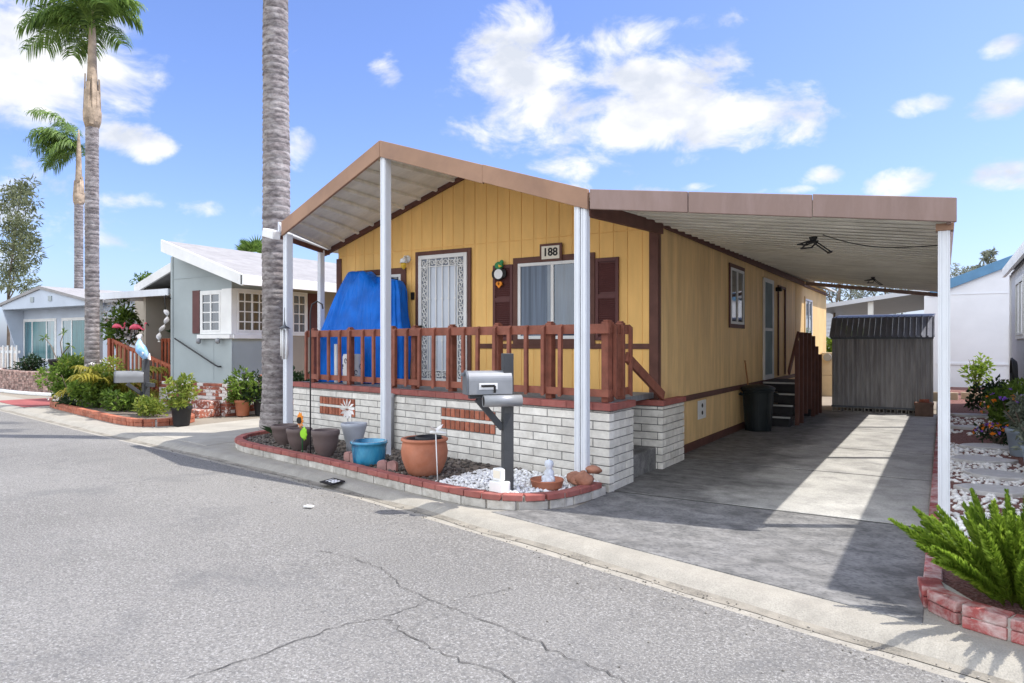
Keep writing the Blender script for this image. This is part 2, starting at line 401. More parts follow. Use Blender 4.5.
def foliage(mb, c, rad, n, L, W, rnd, clumps=14, spread=.42, up=.35, floor=None):
    """leaves gathered in clumps through an uneven volume"""
    c = Vector(c); cl = []
    for _ in range(clumps):
        d = rdir(rnd)*rnd.uniform(.35, 1.)
        cl.append((c+Vector((d.x*rad[0], d.y*rad[1], d.z*rad[2])), rnd.uniform(.65, 1.3), rnd.uniform(-.22, .22)))
    mr = (rad[0]+rad[1]+rad[2])/3
    for _ in range(n):
        cc, k, tt = rnd.choice(cl)
        o = rdir(rnd)*(rnd.random()**.5)*spread*mr*k
        p = cc+o
        if floor is not None and p.z < floor: continue
        d = (o.normalized()+rdir(rnd)*.8+Vector((0, 0, up)))
        mb.t = min(1, max(0, rnd.gauss(.45, .22)+tt))
        leaf(mb, p, d, rdir(rnd)+Vector((0, 0, .6)), L*rnd.uniform(.6, 1.3), W*rnd.uniform(.7, 1.2), rnd)

def text_mesh(txt, size, m, name, xf, parent=None, depth=.004):
    cu = bpy.data.curves.new('txt', 'FONT'); cu.body = txt; cu.size = size; cu.align_x = 'CENTER'; cu.align_y = 'CENTER'
    cu.extrude = depth; cu.offset = size*.022
    to = bpy.data.objects.new('txt', cu); COL.objects.link(to)
    bpy.context.view_layer.update()
    me = bpy.data.meshes.new_from_object(to.evaluated_get(bpy.context.evaluated_depsgraph_get()))
    bpy.data.objects.remove(to); bpy.data.curves.remove(cu)
    off = wloc(parent) if parent else Vector()
    me.transform(Matrix.Translation(-off) @ xf); me.materials.clear(); me.materials.append(m); me.name = name
    o = bpy.data.objects.new(name, me); COL.objects.link(o)
    if parent: o.parent = parent
    return o
FACE = Matrix.Rotation(R(90), 4, 'X')      # text lying in xy -> standing, facing -y
# ================================================================== SETTING
BC = catmull([(14, .3, 0), (6, 2.68, 0), (-.17, 4.38, 0), (-3.37, 5.24, 0), (-6, 5.86, 0), (-8.9, 6.38, 0), (-13.1, 7.05, 0), (-20.7, 8.4, 0), (-32, 10.3, 0), (-60, 15, 0)], 10)
NRM = []
for i, p in enumerate(BC):
    d = (BC[min(i+1, len(BC)-1)]-BC[max(i-1, 0)]).normalized(); NRM.append(Vector((-d.y, d.x, 0)))
if NRM[0].y > 0: NRM = [-n for n in NRM]
def strip(mb, prof, smooth=True):
    rows = [[mb.v(p+n*o+Vector((0, 0, z))) for o, z in prof] for p, n in zip(BC, NRM)]
    for a, b in zip(rows, rows[1:]):
        for k in range(len(prof)-1): mb.f([a[k], a[k+1], b[k+1], b[k]], smooth)

g = MB(); g.poly([(-500, -500, -.22), (500, -500, -.22), (500, 500, -.22), (-500, 500, -.22)])
struct('ground', g, M['dirtground'])
g = MB()
for a, b in zip(BC, BC[1:]): g.poly([a+Vector((0, 0, -.004)), b+Vector((0, 0, -.004)), (b.x, 120, -.004), (a.x, 120, -.004)])
struct('lot_ground', g, M['dirtground'])
g = MB(); strip(g, [(0, 0), (.05, -.001), (.09, -.008), (.13, -.026), (.17, -.048), (.20, -.062), (.23, -.066), (.28, -.063), (.37, -.056)]); struct('gutter', g, M['gutterc'])
g = MB(); rows = []; sr = random.Random(77)
pts_ = resample(BC, .12)
for i, p in enumerate(pts_):
    d = (pts_[min(i+1, len(pts_)-1)]-pts_[max(i-1, 0)]).normalized(); n = Vector((-d.y, d.x, 0))
    if n.y > 0: n = -n
    a = .192-.03*max(0, noise.noise(Vector((i*.13, 0, 5)))+.3); b = .245+.05*max(0, noise.noise(Vector((i*.17, 3, 5)))+.3)
    zf = lambda o: -.09+.004 if o < .29 else -.0955
    rows.append([g.v(p+n*a+Vector((0, 0, -.048-(a-.17)*.467+.004))), g.v(p+n*.215+Vector((0, 0, -.060))), g.v(p+n*b+Vector((0, 0, -.0605)))])
for a, b in zip(rows, rows[1:]):
    for k in range(2): g.f([a[k], a[k+1], b[k+1], b[k]])
struct('gutter_dirt', g, mat('gutter dirt', (.235, .215, .18), .3, 6, .95, .5, 80, speck=(.30, .27, .22), speck_scale=60, speck_amt=.5))
# kerb walk behind the gutter
g = MB(); strip(g, [(0, 0), (-.9, .0)]); struct('pavement', g, M['gutterc'])

# asphalt: light aggregate, patches and fine grit
m = bpy.data.materials.new('asphalt'); m.use_nodes = True; nt = m.node_tree; bs = nt.nodes['Principled BSDF']
vec = nd(nt, 'ShaderNodeTexCoord').outputs['Object']
c = mixc(nt, noise_fac(nt, vec, .35, 5, .6), (.188, .18, .166), (.248, .239, .222))
c = mixc(nt, math_(nt, 'MULTIPLY', noise_fac(nt, vec, 46, 4, .8, .45, .6), .62), c, (.09, .09, .09))
c = mixc(nt, math_(nt, 'MULTIPLY', noise_fac(nt, vec, 70, 3, .7, .52, .64), .55), c, (.48, .47, .45))
c = mixc(nt, math_(nt, 'MULTIPLY', noise_fac(nt, vec, 1.1, 7, .7, .54, .72, .6), .55), c, (.12, .12, .122))
c = mixc(nt, math_(nt, 'MULTIPLY', noise_fac(nt, vec, 4.5, 5, .7, .6, .75, .3), .4), c, (.13, .13, .13))
nt.links.new(c, bs.inputs['Base Color']); bs.inputs['Roughness'].default_value = .9; bs.inputs['Specular IOR Level'].default_value = .25
n1 = nd(nt, 'ShaderNodeTexNoise'); n1.inputs['Scale'].default_value = 95; n1.inputs['Detail'].default_value = 4; nt.links.new(vec, n1.inputs['Vector'])
bp = nd(nt, 'ShaderNodeBump'); bp.inputs['Strength'].default_value = .9; bp.inputs['Distance'].default_value = .012
nt.links.new(n1.outputs[0], bp.inputs['Height']); nt.links.new(bp.outputs[0], bs.inputs['Normal']); M['asphalt'] = m
def road_z(o):
    P = [(.36, -.052), (2.2, -.03), (4.2, 0), (9, -.06)]
    for (a, za), (b, zb) in zip(P, P[1:]):
        if o <= b: return za+(zb-za)*(o-a)/(b-a)
    return -.06
g = MB(); strip(g, [(.34, -.06), (.36, -.052), (1.0, -.046), (2.2, -.03), (3.2, -.015), (4.2, 0), (6, -.02), (9, -.06)]); struct('road', g, M['asphalt'])
def road_off(p):
    best = min(range(len(BC)-1), key=lambda i: ((BC[i]+BC[i+1])/2-p).length)
    return (p-BC[best]).dot(NRM[best])
crk = random.Random(3)
def crack(name, pts, w):
    pts = resample(catmull([(x, y, 0) for x, y in pts], 8), .045); mb = MB(); rows = []
    for i, p in enumerate(pts):
        d = (pts[min(i+1, len(pts)-1)]-pts[max(i-1, 0)]).normalized(); n = Vector((-d.y, d.x, 0))
        p = p+n*crk.gauss(0, .011); z = road_z(road_off(p))+.005; ww = w*crk.uniform(.25, 1.2)
        rows.append((mb.v((p.x+n.x*ww, p.y+n.y*ww, z)), mb.v((p.x-n.x*ww, p.y-n.y*ww, z))))
    for a, b in zip(rows, rows[1:]): mb.f([a[0], a[1], b[1], b[0]])
    struct(name, mb, M['crackfill'])
CR = [[(-3.01, 1.98), (-2.95, 2.26), (-2.94, 2.37), (-2.91, 2.64), (-2.85, 2.88), (-2.75, 3.06)], [(-2.73, 3.04), (-2.41, 2.91), (-2.12, 2.84), (-1.87, 2.83), (-1.6, 2.74), (-1.1, 2.5)],
      [(-3.05, 3.53), (-2.71, 3.42), (-2.36, 3.35), (-2.02, 3.28), (-1.68, 3.18), (-1.3, 3.08), (-.9, 2.85)], [(-2.75, 3.06), (-2.72, 3.24), (-2.71, 3.42)], [(-2.39, 3.87), (-2.5, 3.66), (-2.61, 3.55)], [(-3.05, 3.53), (-3.5, 3.75), (-4.1, 3.8)]]
for pts in CR: crack('road_crack', pts, .0036)

gr_ = random.Random(31); g = MB()
pth = resample(BC, .02); pth = [p for p in pth if -10 < p.x < 1.6]
for _ in range(650):
    i = gr_.randrange(1, len(pth)-1); p = pth[i]; d = (pth[i+1]-pth[i-1]).normalized(); n = Vector((d.y, -d.x, 0))
    if n.y > 0: n = -n
    o = .215+abs(gr_.gauss(0, .12)) if gr_.random() < .8 else gr_.uniform(.3, 1.5)
    z = -.058 if o < .36 else road_z(o); r = gr_.uniform(.003, .009); g.t = gr_.random()
    g.blob((p.x+n.x*o, p.y+n.y*o, z+r*.4), (r, r*.8, r*.6), gr_, 1)
tag(g.build('grit', M['gritstone'], recalc=False), 'loose grit gathered along the gutter at the road edge', 'grit', kind='stuff')
# driveway: apron and pale slabs with open joints
def slab(name, pts, m, z=.007):
    mb = MB(); mb.prism([(x, y, -.05) for x, y in pts], (0, 0, .05+z)); return struct(name, mb, m, bevel=.006)
slab('driveway_apron', [(-3.55, 5.38), (-1.8, 4.92), (-.1, 4.47), (-.1, 6.79), (-2.97, 6.79), (-2.97, 5.9)], M['driveold'])
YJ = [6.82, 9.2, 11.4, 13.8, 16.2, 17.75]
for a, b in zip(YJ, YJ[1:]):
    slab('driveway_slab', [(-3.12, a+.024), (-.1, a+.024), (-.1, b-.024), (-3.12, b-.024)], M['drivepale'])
g = MB(); g.poly([(-3.3, 6.7, .002), (-.1, 6.7, .002), (-.1, 17.8, .002), (-3.3, 17.8, .002)]); struct('driveway_bed', g, M['joint'])
slab('neighbor_driveway', [(-12.1, 7.05), (-9.55, 6.6), (-9.55, 22), (-12.1, 22)], M['concrete'])
slab('red_path', [(-21.9, 8.75), (-19.1, 8.25), (-19.2, 11.5), (-21.6, 12)], M['redpath'], .01)
slab('concrete_yard', [(-3.3, 17.8), (-.1, 17.8), (-.1, 27), (-3.3, 27)], M['dirtground'], .004)

# right hand garden bed: rises gently to the back
def bed_z(y): return .07+max(0, y-6)*.0135
g = MB()
for i in range(20):
    y0, y1 = 4.85+i*.95, 4.85+(i+1)*.95
    g.poly([(-.02, y0 if i else 4.62, bed_z(y0)), (1.6, y0 if i else 4.2, bed_z(y0)), (1.6, y1, bed_z(y1)), (-.02, y1, bed_z(y1))])
struct('mulch_bed', g, M['bark'])
g = MB()
for i in range(4200):
    y = 5.5+rng.random()**1.35*10; x = rng.uniform(.05, 1.15)
    if noise.noise(Vector((x*1.6, y*1.1, 3)))+rng.uniform(-.25, .25) < (-.22 if y < 11.5 else .12): continue
    g.t = rng.random(); r = rng.uniform(.014, .036)
    g.blob((x, y, bed_z(y)+r*.25), (r, r*.8, r*.6), rng, 1)
tag(g.build('white_gravel', M['whitestone'], recalc=False), 'white stones scattered over the red mulch bed right of the driveway', 'gravel', kind='stuff')
for i, (x, y, a) in enumerate([(.42, 8.3, .3), (.5, 9.2, -.2), (.38, 10.2, .2), (.52, 11.4, .1), (.4, 13.6, 0), (.45, 15.6, .1)]):
    mb = MB(); n = 9
    mb.prism([(.34*math.cos(k*6.283/n)*(1+.15*math.sin(k*2.3+i)), .24*math.sin(k*6.283/n)*(1+.15*math.cos(k*1.7+i)), 0) for k in range(n)], (0, 0, .05))
    o = struct('stepping_stone', mb, M['palestone'], bevel=.008); o.location = (x, y, bed_z(y)-.01); o.rotation_euler.z = a

# ================================================================== SKY, SUN, CAMERA
SUN = Vector((.54, .31, 1)).normalized()
w = bpy.data.worlds.new('World'); scene.world = w; w.use_nodes = True
nt = w.node_tree; bg = nt.nodes['Background']
sky = nd(nt, 'ShaderNodeTexSky'); sky.sky_type = 'NISHITA'; sky.sun_disc = False
sky.sun_elevation = math.asin(SUN.z); sky.sun_rotation = math.atan2(SUN.x, SUN.y)
sky.air_density = 1.0; sky.dust_density = 1.4; sky.ozone_density = 2.2; sky.altitude = 0
vec = nd(nt, 'ShaderNodeTexCoord').outputs['Generated']
# clouds: each heap is a soft ellipse in direction space, broken up by noise
CLOUDS = [((-0.4804, 0.7975, 0.3649), 0.0932, 0.0879, 1.6), ((-0.4426, 0.8398, 0.3143), 0.1382, 0.042, 1.4), ((-0.3974, 0.8704, 0.2906), 0.1521, 0.0421, 1.4), ((-0.3253, 0.8863, 0.3295), 0.1297, 0.0648, 1.65), ((-0.2436, 0.9238, 0.2955), 0.1281, 0.0458, 1.5), ((-0.3518, 0.8479, 0.3967), 0.0713, 0.0311, 1.0), ((-0.4149, 0.8758, 0.2466), 0.0896, 0.0276, 1.2), ((-0.504, 0.8103, 0.299), 0.0683, 0.041, 0.9), ((-0.2735, 0.8712, 0.4076), 0.0506, 0.0127, 0.5), ((-0.627, 0.6922, 0.3574), 0.0237, 0.0263, 0.8), ((-0.843, 0.4161, 0.341), 0.114, 0.0593, 1.6), ((-0.894, 0.3433, 0.2878), 0.1036, 0.0567, 1.6), ((-0.8598, 0.3675, 0.3544), 0.0766, 0.0547, 1.5), ((-0.873, 0.3933, 0.2884), 0.1022, 0.0295, 1.2), ((-0.8426, 0.4792, 0.2458), 0.0511, 0.0243, 1.4), ((-0.8407, 0.4541, 0.2951), 0.0415, 0.0237, 0.8), ((-0.8414, 0.5102, 0.178), 0.1066, 0.0138, 0.8), ((-0.7236, 0.6382, 0.2629), 0.0211, 0.0291, 0.9), ((-0.1349, 0.9676, 0.2136), 0.0256, 0.0115, 0.8), ((-0.0406, 0.9794, 0.198), 0.0391, 0.0196, 1.2), ((0.0548, 0.98, 0.1911), 0.0415, 0.0196, 1.15), ((0.0584, 0.9605, 0.2722), 0.0382, 0.0225, 1.15), ((-0.0191, 0.9588, 0.2835), 0.0283, 0.0106, 0.55), ((0.0573, 0.9433, 0.327), 0.0177, 0.0099, 0.6), ((-0.2779, 0.9285, 0.2464), 0.0321, 0.0121, 0.5), ((-0.4553, 0.864, 0.2147), 0.1115, 0.0139, 0.6), ((-0.2929, 0.9328, 0.2101), 0.0813, 0.0081, 0.8), ((-0.1946, 0.96, 0.2011), 0.0657, 0.0066, 0.8), ((-0.8957, 0.4252, 0.1298), 0.0715, 0.0167, 0.5), ((-0.96, 0.1834, 0.2117), 0.189, 0.0567, 1), ((0.2776, 0.9248, 0.2603), 0.1467, 0.0733, 1.2), ((0.3859, 0.9089, 0.1583), 0.1632, 0.049, 1.1), ((-0.5819, 0.5132, 0.6309), 0.3186, 0.0956, 1.1), ((-0.0365, 0.7779, 0.6273), 0.2435, 0.0779, 1.1), ((0.839, -0.294, 0.458), 0.22, 0.08, 1.0), ((-0.954, 0.171, 0.246), 0.22, 0.08, 1.0), ((-0.937, -0.247, 0.248), 0.22, 0.08, 1.0), ((-0.538, -0.137, 0.831), 0.22, 0.08, 1.0), ((0.17, -0.544, 0.822), 0.22, 0.08, 1.0), ((0.534, -0.328, 0.779), 0.22, 0.08, 1.0), ((-0.599, -0.426, 0.678), 0.22, 0.08, 1.0), ((-0.923, -0.197, 0.331), 0.22, 0.08, 1.0), ((-0.35, -0.908, 0.233), 0.22, 0.08, 1.0), ((0.082, -0.93, 0.358), 0.22, 0.08, 1.0), ((-0.236, -0.539, 0.809), 0.22, 0.08, 1.0), ((-0.208, -0.628, 0.75), 0.22, 0.08, 1.0), ((-0.805, -0.29, 0.517), 0.22, 0.08, 1.0), ((-0.947, 0.286, 0.146), 0.22, 0.08, 1.0), ((-0.439, -0.431, 0.789), 0.22, 0.08, 1.0), ((-0.08, -0.661, 0.747), 0.22, 0.08, 1.0), ((-0.945, -0.019, 0.325), 0.22, 0.08, 1.0), ((0.372, -0.633, 0.678), 0.22, 0.08, 1.0), ((0.592, -0.047, 0.805), 0.22, 0.08, 1.0), ((-0.839, 0.041, 0.542), 0.22, 0.08, 1.0), ((0.62, -0.767, 0.165), 0.22, 0.08, 1.0), ((-0.379, -0.424, 0.822), 0.22, 0.08, 1.0)]
def dotv(c):
    n = nd(nt, 'ShaderNodeVectorMath', operation='DOT_PRODUCT'); nt.links.new(vec, n.inputs[0]); n.inputs[1].default_value = c
    return n.outputs['Value']
best = None
for (dx, dy, dz), ra, rb, s in CLOUDS:
    c = Vector((dx, dy, dz)).normalized(); e1 = c.cross(Vector((0, 0, 1))).normalized(); e2 = e1.cross(c)
    fw = dotv(c)
    a = math_(nt, 'DIVIDE', dotv(e1/ra), fw); b = math_(nt, 'DIVIDE', dotv(e2/rb), fw)
    q = math_(nt, 'SUBTRACT', 1.0, math_(nt, 'ADD', math_(nt, 'MULTIPLY', a, a), math_(nt, 'MULTIPLY', b, b)))
    q = math_(nt, 'MULTIPLY', math_(nt, 'MAXIMUM', q, -2.0), s)
    q = math_(nt, 'SUBTRACT', q, math_(nt, 'MULTIPLY', math_(nt, 'LESS_THAN', fw, .05), 9.0))
    best = q if best is None else math_(nt, 'MAXIMUM', best, q)
mp = nd(nt, 'ShaderNodeMapping'); mp.inputs['Scale'].default_value = (1, 1, 1.7); nt.links.new(vec, mp.inputs['Vector'])
nz = nd(nt, 'ShaderNodeTexNoise'); nz.inputs['Scale'].default_value = 11; nz.inputs['Detail'].default_value = 9; nz.inputs['Roughness'].default_value = .6
nz.inputs['Distortion'].default_value = .35; nt.links.new(mp.outputs[0], nz.inputs['Vector'])
dens = math_(nt, 'MULTIPLY_ADD', math_(nt, 'SUBTRACT', nz.outputs[0], .5), 5.6, best)
mr = nd(nt, 'ShaderNodeMapRange'); mr.interpolation_type = 'SMOOTHSTEP'; mr.inputs[1].default_value = .0; mr.inputs[2].default_value = 1.5; mr.inputs[4].default_value = .97
nt.links.new(dens, mr.inputs[0])
nz2 = nd(nt, 'ShaderNodeTexNoise'); nz2.inputs['Scale'].default_value = 13; nz2.inputs['Detail'].default_value = 8; nt.links.new(mp.outputs[0], nz2.inputs['Vector'])
nzc = nd(nt, 'ShaderNodeMapRange'); nzc.inputs[1].default_value = .36; nzc.inputs[2].default_value = .58; nt.links.new(nz2.outputs[0], nzc.inputs[0])
ccol = mixc(nt, nzc.outputs[0], (2.5, 2.65, 2.95), (3.6, 3.6, 3.65))
tintn = nd(nt, 'ShaderNodeVectorMath', operation='MULTIPLY'); nt.links.new(sky.outputs[0], tintn.inputs[0]); tintn.inputs[1].default_value = (.585, .625, .85)
col = mixc(nt, mr.outputs[0], tintn.outputs[0], ccol)
sep = nd(nt, 'ShaderNodeSeparateXYZ'); nt.links.new(vec, sep.inputs[0])
fill_bank = nd(nt, 'ShaderNodeMapRange'); fill_bank.interpolation_type = 'SMOOTHSTEP'; fill_bank.inputs[1].default_value = -.02; fill_bank.inputs[2].default_value = -.45  # unseen bright cloud bank, added behind the camera to light the shaded front
nt.links.new(math_(nt, 'ADD', math_(nt, 'MULTIPLY_ADD', sep.outputs[0], .35, sep.outputs[1]), math_(nt, 'MULTIPLY', math_(nt, 'SUBTRACT', nz.outputs[0], .5), .7)), fill_bank.inputs[0])
bcol = mixc(nt, nz2.outputs[0], (4.5, 4.9, 5.6), (7.8, 8.1, 8.5))
col = mixc(nt, fill_bank.outputs[0], col, bcol)
nt.links.new(col, bg.inputs[0]); bg.inputs[1].default_value = .15
sl = bpy.data.lights.new('sun', 'SUN'); sl.energy = 2.85; sl.angle = R(.53); sl.color = (1, .955, .89)
so = bpy.data.objects.new('sun', sl); COL.objects.link(so); so.rotation_euler = SUN.to_track_quat('Z', 'Y').to_euler(); so.location = (5, 3, 12)

cam = bpy.data.cameras.new('camera'); co = bpy.data.objects.new('camera', cam); COL.objects.link(co)
co.location = (0, 0, 1.55); co.rotation_euler = (R(90), 0, R(31.717)); cam.sensor_width = 36; cam.lens = 699/1024*36
cam.shift_y = 2.5/1024; cam.clip_end = 2000; cam.clip_start = .05; scene.camera = co
scene.view_settings.view_transform = 'Standard'; scene.view_settings.look = 'None'; scene.view_settings.gamma = 1
scene.view_settings.exposure = 1.05
# ================================================================== THE YELLOW HOME
home = thing('mobile_home', (-5.97, 8.6, 0), 'yellow mobile home with dark brown trim, number plaque and white security door', 'mobile home')
XL, XR, YF = -8.81, -3.13, 8.6
PK = -5.97
def rake(x): return 4.07-.327*abs(x-PK)
g = MB(); br = random.Random(11)
x = XL
while x < XR-.02:
    x1 = min(x+.203, XR-.002); a, b = x+.004, x1-.002
    g.t = br.random(); j = br.uniform(0, .003)
    g.box(a-.002, b, YF+j, YF+.04, .3, 3.035)
    xs = [a, b] if not (a < PK < b) else [a, PK, b]
    g.prism([(a, YF+j, 3.043)]+[(b, YF+j, 3.043)]+[(q, YF+j, rake(q)+.04) for q in reversed(xs)], (0, .04-j, 0))
    x += .203
g.build('wall', M['yellow'], home, bevel=.003, segs=1)
g = MB(); g.prism([(XL+.01, YF+.010, 0), (XR-.045, YF+.010, 0), (XR-.045, YF+.010, rake(XR)), (PK, YF+.010, rake(PK)), (XL+.01, YF+.010, rake(XL))], (0, .075, 0))
g.box(XL, XL+.05, YF+.09, 23.6, 0, 3.1)
g.build('wall_backing', M['yellow'], home)
# side wall boards
g = MB(); y = YF+.002
while y < 18.38:
    y1 = min(y+.203, 18.4); g.t = br.random()
    g.box(XR-.04, XR-br.uniform(0, .003), y+.002, y1-.002, .12, 3.12); y += .203
g.build('wall', M['yellow_side'], home, bevel=.003, segs=1)
g = MB(); g.box(XR-.04, XR+.004, 18.41, 23.7, .10, 3.2); g.box(XL, XR-.04, 23.62, 23.7, 0, 3.1); g.build('wall', M['cream'], home)
g = MB(); g.box(XR-.085, XR-.009, YF+.09, 18.4, 0, 3.11); g.build('wall_backing', M['yellow'], home)
# trims
g = MB()
g.box(XR-.10, XR+.022, YF-.022, YF-.001, .82, 3.12); g.box(XR+.001, XR+.022, YF-.001, YF+.09, .82, 3.12); g.build('corner_trim', M['maroon'], home, bevel=.004)
g = MB(); g.box(XL-.02, XL+.09, YF-.022, YF-.001, .82, 3.0); g.build('corner_trim', M['maroon'], home, bevel=.004)
g = MB(); g.box(-5.9, XR-.102, YF-.018, YF-.001, 1.485, 1.555); g.build('trim_band', M['maroon'], home, bevel=.004)
g = MB(); g.box(XR+.001, XR+.026, YF+.092, 18.4, .735, .815); g.build('trim_band', M['maroon'], home, bevel=.004)
g = MB(); g.box(XR-.02, XR+.02, YF+.092, 18.4, -.01, .118); g.build('base_board', M['maroon'], home, bevel=.004)
for s in (-1, 1):
    g = MB(); e = PK+s*3.13
    g.prism([(PK, YF-.06, rake(PK)+.02), (e, YF-.06, rake(e)+.02), (e, YF-.06, rake(e)+.145), (PK, YF-.06, rake(PK)+.145)], (0, .055, 0))
    g.build('rake_trim', M['maroon'], home, bevel=.004)
g = MB(); g.box(XR+.028, XR+.06, YF-.05, 19.4, 3.05, 3.17); g.build('eave_trim', M['maroon'], home, bevel=.004)
g = MB(); g.box(XR+.006, XR+.05, 19.42, 23.75, 3.05, 3.12); g.build('eave_trim', M['maroon'], home, bevel=.004)
g = MB()
for s in (-1, 1):
    e = PK+s*3.13
    g.prism([(PK, YF-.003, rake(PK)+.10), (e, YF-.003, rake(e)+.10), (e, YF-.003, rake(e)+.14), (PK, YF-.003, rake(PK)+.14)], (0, 15.2, 0))
g.build('roof', M['roofmetal'], home)

def window(parent, xf, w_, h_, pane, sash='white', casing=None, slider=True, cw=.09, curt=False):
    """frame lies in the local xz plane, facing -y, lower left corner at the origin"""
    g = MB(xf); t = .045
    g.box(0, w_, -.03, 0, 0, t); g.box(0, w_, -.03, 0, h_-t, h_); g.box(0, t, -.03, 0, t, h_-t); g.box(w_-t, w_, -.03, 0, t, h_-t)
    if slider: g.box(w_*.5-.022, w_*.5+.022, -.028, 0, t, h_-t)
    f = g.build('window', M[sash], parent, bevel=.003)
    g = MB(xf); g.box(t, w_-t, -.010, -.003, t, h_-t); g.build('pane', M[pane], f)
    if curt:
        g = MB(xf); g.box(t+.01, w_*.42, -.014, -.0105, t, h_-t); g.build('curtain', M['curtain'], f)
    if casing:
        g = MB(xf); c = cw
        g.box(-c, w_+c, -.022, 0, h_+.001, h_+c); g.box(-c, -.001, -.022, 0, -c, h_); g.box(w_+.001, w_+c, -.022, 0, -c, h_); g.box(0, w_, -.022, 0, -c, -.001)
        g.build('casing', M[casing], f, bevel=.003)
    return f
window(home, Matrix.Translation((-5.2, YF-.003, 1.62)), 1.12, 1.08, 'pane', casing='maroon', cw=.085, curt=True)
window(home, Matrix.Translation((-8.25, YF-.003, 1.75)), .86, .92, 'panedark', casing='maroon', cw=.1)
SIDE = lambda y, z: Matrix.Translation((XR+.003, y, z)) @ Matrix.Rotation(R(90), 4, 'Z')
window(home, SIDE(12.16, 1.9), .92, .97, 'panedark', casing='maroon', cw=.07)
window(home, SIDE(19.75, 1.8), 1.1, .95, 'pane', casing='cream', cw=.06)
def shutter(x0, x1):
    g = MB(); z0, z1 = 1.6, 2.7; y = YF-.03
    g.box(x0, x0+.045, y, YF-.003, z0, z1); g.box(x1-.045, x1, y, YF-.003, z0, z1)
    for a, b in ((z0, z0+.05), (2.16, 2.22), (z1-.05, z1)): g.box(x0+.045, x1-.045, y, YF-.003, a, b)
    z = z0+.06
    while z < z1-.06:
        if not (2.14 < z < 2.23): g.bar((x0+.045, y+.014, z+.01), (x1-.045, y+.014, z+.01), .006, .03, (0, -.6, .8))
        z += .028
    g.box(x0+.045, x1-.045, YF-.008, YF-.003, z0+.05, z1-.05)
    g.build('shutter', M['shutter'], home, bevel=.002, segs=1)
shutter(-5.63, -5.29); shutter(-3.985, -3.65)
# security door
g = MB(); X0, X1, Z0, Z1 = -7.02, -6.09, .92, 2.93; y0 = YF-.045
g.box(X0, X0+.06, y0, YF-.004, Z0, Z1); g.box(X1-.06, X1, y0, YF-.004, Z0, Z1); g.box(X0+.06, X1-.06, y0, YF-.004, Z1-.06, Z1); g.box(X0+.06, X1-.06, y0, YF-.004, Z0, Z0+.1)
door = g.build('door', M['white'], home, bevel=.004)
g = MB(); g.box(X0+.06, X1-.06, YF-.012, YF-.004, Z0+.1, Z1-.06); g.build('panel', mat('pale blue inner door', (.62, .67, .74), .06, 2), door)
g = MB()
for k in range(5):
    x = X0+.22+k*(X1-X0-.44)/4; g.box(x-.008, x+.008, y0+.008, y0+.022, Z0+.1, Z1-.06)
for x in (X0+.175, X1-.175): g.box(x-.007, x+.007, y0+.006, y0+.024, Z0+.1, Z1-.06)
for z in (Z1-.18, Z0+.22): g.box(X0+.06, X1-.06, y0+.006, y0+.022, z-.007, z+.007)
for k in range(5):
    x = X0+.22+k*(X1-X0-.44)/4
    for z in (2.25, 1.6): g.prism([(x-.022, y0+.004, z), (x, y0+.004, z-.03), (x+.022, y0+.004, z), (x, y0+.004, z+.03)], (0, .01, 0))
g.build('bars', M['white'], door)
g = MB()
def scroll(cx, cz, r, a0, sgn):
    pts = [(cx+(r*(1-t*.75))*math.cos(a0+sgn*t*7.5), y0+.012, cz+(r*(1-t*.75))*math.sin(a0+sgn*t*7.5)) for t in [i/13 for i in range(14)]]
    g.tube(pts, .0095, 4, cap=False, smooth=False)
z = Z0+.16; k = 0
while z < Z1-.1:
    for x in (X0+.115, X1-.115): scroll(x+(.012 if k % 2 else -.012), z, .043, k*1.57, 1 if k % 2 else -1)
    z += .062; k += 1
x = X0+.2
while x < X1-.18:
    for z in (Z1-.12, Z0+.16): scroll(x, z, .045, k*1.57, 1 if k % 2 else -1)
    x += .066; k += 1
g.build('scrollwork', M['white'], door)
g = MB(); dm_ = mat('dark screen mesh', (.22, .245, .29), .1)
for a_, b_, c_, d_ in ((X0+.062, X0+.168, Z0+.1, Z1-.062), (X1-.168, X1-.062, Z0+.1, Z1-.062), (X0+.17, X1-.17, Z1-.17, Z1-.062), (X0+.17, X1-.17, Z0+.1, Z0+.21)): g.box(a_, b_, YF-.02, YF-.0125, c_, d_)
g.build('screen_border', dm_, door)
g = MB(); g.box(X0+.012, X0+.09, y0-.02, y0-.001, 1.74, 1.84); g.build('lock', M['ink'], door, bevel=.004)
g = MB(); g.tube([(X0+.05, y0-.001, 1.665), (X0+.05, y0-.05, 1.665)], [.03, .022], 12); g.build('handle', M['brass'], door)
g = MB(); g.box(X0-.07, X0-.002, YF-.03, YF-.003, .9, Z1+.065); g.box(X1+.002, X1+.065, YF-.03, YF-.003, .9, Z1+.065); g.box(X0-.002, X1+.002, YF-.03, YF-.003, Z1+.002, Z1+.065)
g.build('casing', M['maroon'], door, bevel=.004)
g = MB(); g.box(-7.195, -7.125, YF-.02, YF-.003, 2.25, 2.37); g.build('doorbell', M['ink'], home, bevel=.005)
